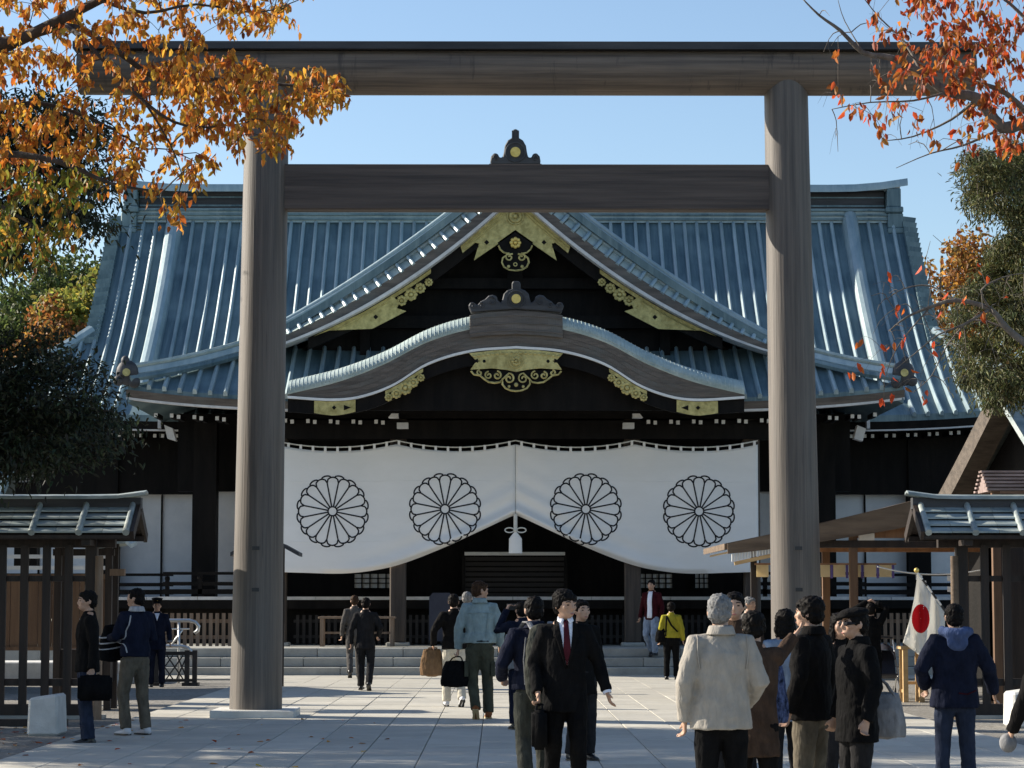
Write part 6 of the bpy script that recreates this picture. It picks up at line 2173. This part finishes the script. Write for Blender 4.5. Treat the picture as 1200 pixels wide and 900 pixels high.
def red_spec(i, p):
    kd = kinds[i]
    if kd == 3:
        z3 = np.zeros((0, 3)); z1 = np.zeros(0)
        return z3, z3, z3, z1, z1, z3
    f = cherry_leaves(lambda pos: pick(REDLEAF, len(pos)), ((7, 12), (3, 6), (1, 3))[kd], (.08, .12))
    pos, ax, nr, L, W, c = f(i, p)
    if kd == 2:
        pos = np.array([tuple(p[-1])] * len(pos)) + rng.normal(0, .03, pos.shape)
        c = pick([((.62, .085, .02), 3), ((.55, .14, .025), 2)], len(pos))
    return pos, ax, nr, L, W, c


near_tree('cherry_tree', 'cherry tree with red leaves and bare twigs before the right beam end', 'tree', (9.4, 25.4, 0),
          ([(9.4, 25.4, -.1), (9.45, 25.4, 1.4), (9.35, 25.4, 2.8), (9.4, 25.4, 4.0)], .24, .13), limbs2, pts, red_spec, bark='bark_grey', twig_r=.0045)


# ---- evergreens with layered needle sprays
def needle_spec(pal, per=70, spread=.34, L=(.06, .12), W=.022, flat=.45):
    def f(i, pts):
        n = int(per * rng.uniform(.7, 1.3))
        P4 = np.array([tuple(p) for p in pts])
        t = rng.uniform(.3, 1.0, n) * (len(P4) - 1)
        k = np.minimum(t.astype(int), len(P4) - 2)
        fr = (t - k)[:, None]
        d = P4[-1] - P4[0]; d /= np.linalg.norm(d) + 1e-6
        off = rng.normal(0, spread, (n, 3)) * np.array([1, 1, flat])
        pos = P4[k] * (1 - fr) + P4[k + 1] * fr + off
        pos[:, 2] -= .35 * (off[:, 0] ** 2 + off[:, 1] ** 2)
        ax = rng.normal(0, .6, (n, 3)) + d * .8; ax[:, 2] -= .35
        nr = rng.normal(0, .4, (n, 3)); nr[:, 2] += 1
        LL = rng.uniform(*L, n)
        return pos, ax, nr, LL, LL * 0 + W * rng.uniform(.7, 1.3, n), pick(pal, n, .28)
    return f


DARKG = [((.022, .032, .018), 5), ((.035, .046, .024), 4), ((.05, .062, .03), 2), ((.028, .03, .02), 2)]
OLIVE = [((.08, .092, .036), 4), ((.12, .125, .05), 4), ((.16, .155, .06), 3), ((.05, .058, .026), 2)]
D3 = 32.6
pts = []
for _ in range(150):                                    # lower lobe
    x = rng.uniform(-160, 128); y = rng.uniform(392, 548)
    if x > 60 and (y < 415 + (x - 60) * .45 or y > 530): continue
    if x > 100 and abs(y - 478) > 34: continue
    pts.append(tuple(P(x, y, D3 + rng.uniform(-1.5, .9))))
for _ in range(120):                                    # upper lobe
    x = rng.uniform(-160, 112); y = rng.uniform(110, 305)
    if x > 60 and y > 292 - (x - 60) * .5: continue
    pts.append(tuple(P(x, y, D3 + rng.uniform(-1.5, .9))))
for _ in range(260):
    q = (-11.2 + rng.normal(0, 1.5), D3 + rng.normal(-.4, 1.0), rng.uniform(4, 10.5))
    if q[0] < -8: pts.append(q)
lm = [([(-10.6, 32.7, 3.2), P(-60, 470, D3), P(20, 470, D3), P(90, 478, D3), P(130, 482, D3)], .09, .01),
      ([(-10.6, 32.7, 2.9), P(-60, 520, D3 - .8), P(30, 520, D3 - .8)], .07, .01), ([(-10.6, 32.7, 3.8), P(-60, 430, D3 + .6), P(30, 420, D3 + .6)], .07, .01),
      ([(-10.7, 32.7, 5.6), P(-60, 270, D3), P(30, 260, D3), P(100, 270, D3)], .08, .01), ([(-10.7, 32.7, 6.6), P(-60, 180, D3 - .7), P(40, 190, D3 - .7), P(95, 210, D3 - .7)], .07, .01),
      ([(-10.7, 32.7, 5.2), (-12, 32.0, 6), (-13.2, 31.5, 6.4)], .08, .02), ([(-10.7, 32.7, 6.8), (-11.6, 33.6, 7.8), (-12.4, 34.0, 8.2)], .07, .02), ([(-10.7, 32.7, 8), (-10.2, 32.0, 9), (-9.9, 31.4, 9.4)], .06, .02)]
near_tree('evergreen_tree', 'dark evergreen tree with drooping layered boughs behind the left fence', 'tree', (-10.6, 32.7, 0),
          ([(-10.6, 32.7, -.1), (-10.6, 32.7, 3), (-10.7, 32.7, 6), (-10.7, 32.7, 10)], .28, .06), lm, pts, needle_spec(DARKG, 200, .24, (.07, .13), .034), leafmat='needle', twig_r=.008)
D4 = 38.0
pts = []
for _ in range(250):
    y = rng.uniform(165, 475)
    lo = interp([(165, 1135), (200, 1128), (225, 1140), (250, 1150), (285, 1168), (320, 1158), (350, 1130), (380, 1108), (410, 1115), (440, 1130), (480, 1155)], y)
    x = rng.uniform(lo, 1290)
    pts.append(tuple(P(x, y, D4 + rng.uniform(-1.3, 1.3))))
for _ in range(170):
    q = (10.2 + rng.normal(0, 1.2), D4 + rng.normal(0, 1.4), rng.uniform(3.6, 11))
    if q[0] > 8.4: pts.append(q)
lm = [([(9.9, 38, z), P(1240, yy, 38), P(1180, yy + 8, 38 - .3), P(xe_, yy + 22, 38 - .5)], .06, .008) for z, yy, xe_ in ((8.8, 165, 1140), (8.0, 215, 1150), (7.2, 270, 1160), (6.5, 320, 1110), (5.9, 365, 1095), (5.1, 420, 1125))]
near_tree('fir_tree', 'olive green fir with ragged hanging sprays before the right end of the roof', 'tree', (9.9, 38, 0),
          ([(9.9, 38, -.1), (9.9, 38, 4), (9.95, 38, 8), (9.9, 38, 11)], .24, .05), lm, pts, needle_spec(OLIVE, 260, .125, (.06, .12), .022, .45), bark='bark_grey', leafmat='needle', twig_r=.008)


# two more evergreens of the same row, left of the picture: their shade falls on the paving
for bx_, by_, lab in ((-14.0, 33.4, 'tall round crowned evergreen outside the left fence shading the paving'), (-13.6, 29.4, 'tall evergreen standing behind the orange cherry, left of the stone block')):
    pts = []
    while len(pts) < 230:
        q = rng.normal(0, 1, 3); q /= np.linalg.norm(q); q *= rng.uniform(.3, 1) ** .5
        pts.append((bx_ + q[0] * 2.7, by_ + q[1] * 2.7, 6.7 + q[2] * 2.7))
    lm = [([(bx_, by_, z), (bx_ + 1.2 * math.cos(a_), by_ + 1.2 * math.sin(a_), z + .4), (bx_ + 2.3 * math.cos(a_), by_ + 2.3 * math.sin(a_), z + .3)], .07, .015) for z, a_ in ((4.6, .3), (5.1, 2.2), (5.7, 4.1), (6.3, 5.6), (6.9, 1.2), (7.5, 3.0), (8.0, 4.8))]
    near_tree('evergreen_tree', lab, 'tree', (bx_, by_, 0),
              ([(bx_, by_, -.1), (bx_, by_, 4), (bx_ + .1, by_, 6.5), (bx_, by_, 8.8)], .28, .06), lm, pts, needle_spec(DARKG, 110, .28, (.10, .16), .06), leafmat='needle', twig_r=.008)


# ---- trees beyond the hall
def far_tree(name, label, x, y, h, crown, pal, n=7000, size=(.16, .30), seed=0, bare=0):
    root = empty(name, (x, y, 0), label, 'tree', 'trees beyond the hall')
    cz, rx, rz = crown
    b = MB()
    limb(b, [(x, y, -.2), (x + .2, y, h * .3), (x - .1, y, h * .6), (x, y, h * .9)], .35, .05, 9)
    cl = []
    for i in range(34):
        d = rand_dirs(1)[0]
        r_ = rng.uniform(.35, 1.0) ** .5
        c = np.array([x + d[0] * rx * r_ * .85, y + d[1] * rx * r_ * .85, cz + d[2] * rz * r_ * .85])
        cl.append((c, rng.uniform(.22, .42) * rx))
        if i % 2 == 0:
            limb(b, [(x, y, max(h * .25, c[2] - rz * .6)), tuple((np.array([x, y, c[2] - rz * .3]) + c) / 2), tuple(c)], .09, .02, 5)
        if bare:
            for _ in range(bare):
                e = c + rand_dirs(1)[0] * rng.uniform(.5, 1.3) + np.array([0, 0, .5])
                b.tube([tuple(c), tuple((c + e) / 2 + rng.normal(0, .1, 3)), tuple(e)], [.02, .014, .008], 4)
    b.build('trunk', 'bark_grey', root)
    w = np.array([r_ ** 2 for _, r_ in cl]); w /= w.sum()
    ids = rng.choice(len(cl), n, p=w)
    C = np.array([c for c, _ in cl])[ids]; Rr = np.array([r_ for _, r_ in cl])[ids][:, None]
    d = rand_dirs(n)
    pos = C + d * Rr * (rng.uniform(.25, 1.05, (n, 1)) ** .5) * np.array([1, 1, .8])
    shade_ = np.array([rng.uniform(.75, 1.2) for _ in cl])[ids][:, None]
    cols = np.clip(pick(pal, n) * shade_, .004, .8)
    ax = rand_dirs(n, .4); nr = d + rng.normal(0, .5, (n, 3))
    L = rng.uniform(*size, n)
    o = obj('crown', leaf_mesh('crown', pos - np.array([x, y, 0]), ax, nr, L, L * .55, cols), 'leaf', root)
    return root


YG = [((.24, .24, .045), 4), ((.17, .19, .04), 3), ((.33, .27, .055), 2)]
GR = [((.08, .11, .035), 4), ((.12, .15, .045), 3), ((.06, .085, .03), 2)]
ORG = [((.34, .15, .04), 3), ((.26, .10, .03), 3), ((.36, .21, .05), 2), ((.17, .12, .04), 2)]
far_tree('broadleaf_tree', 'green broadleaf tree behind the left end of the roof', -17.2, 98, 16.5, (12.2, 4.2, 4.0), GR, 11000)
far_tree('broadleaf_tree', 'darker green broadleaf tree rising furthest left behind the orange maple', -22.0, 106, 16.5, (11.2, 4.6, 4.6), GR, 10000)
far_tree('broadleaf_tree', 'yellow green tree touching the left verge of the hall roof', -14.4, 86, 13.2, (10.3, 2.9, 3.0), YG, 9000)
far_tree('maple_tree', 'small orange maple beyond the hall on the left', -15.9, 83, 12.4, (10.4, 1.6, 1.8), ORG, 2600, (.14, .24))
far_tree('maple_tree', 'orange maple with thin twigs beyond the right end of the roof', 16.5, 92, 16.4, (12.6, 2.9, 3.7), ORG + [((.45, .25, .05), 4)], 9000, (.14, .26), bare=4)
far_tree('broadleaf_tree', 'yellow green tree behind the fir on the right', 21.5, 98, 15.5, (10.5, 4.2, 4.6), YG, 9000)

# fallen leaves on the soil and the paving at the left
n = 420
pos = np.stack([rng.uniform(-9, -1.5, n), rng.uniform(23.2, 33, n), np.full(n, .0)], 1)
pos[:, 2] = np.where(pos[:, 0] > -5.4, PZ + .006, .008)
keep = (pos[:, 0] < -5.2) | (rng.uniform(0, 1, n) < .16)
pos = pos[keep]; n = len(pos)
ax = rng.normal(0, 1, (n, 3)); ax[:, 2] = rng.uniform(-.05, .12, n)
nr = rng.normal(0, .15, (n, 3)); nr[:, 2] = 1
L = rng.uniform(.06, .11, n)
o = obj('fallen_leaves', leaf_mesh('fallen_leaves', pos, ax, nr, L, L * .5, pick(ORANGE + REDLEAF, n), 0.05), 'leaf')
tag(o, 'orange cherry leaves scattered over the soil and paving', 'leaves', kind='stuff')
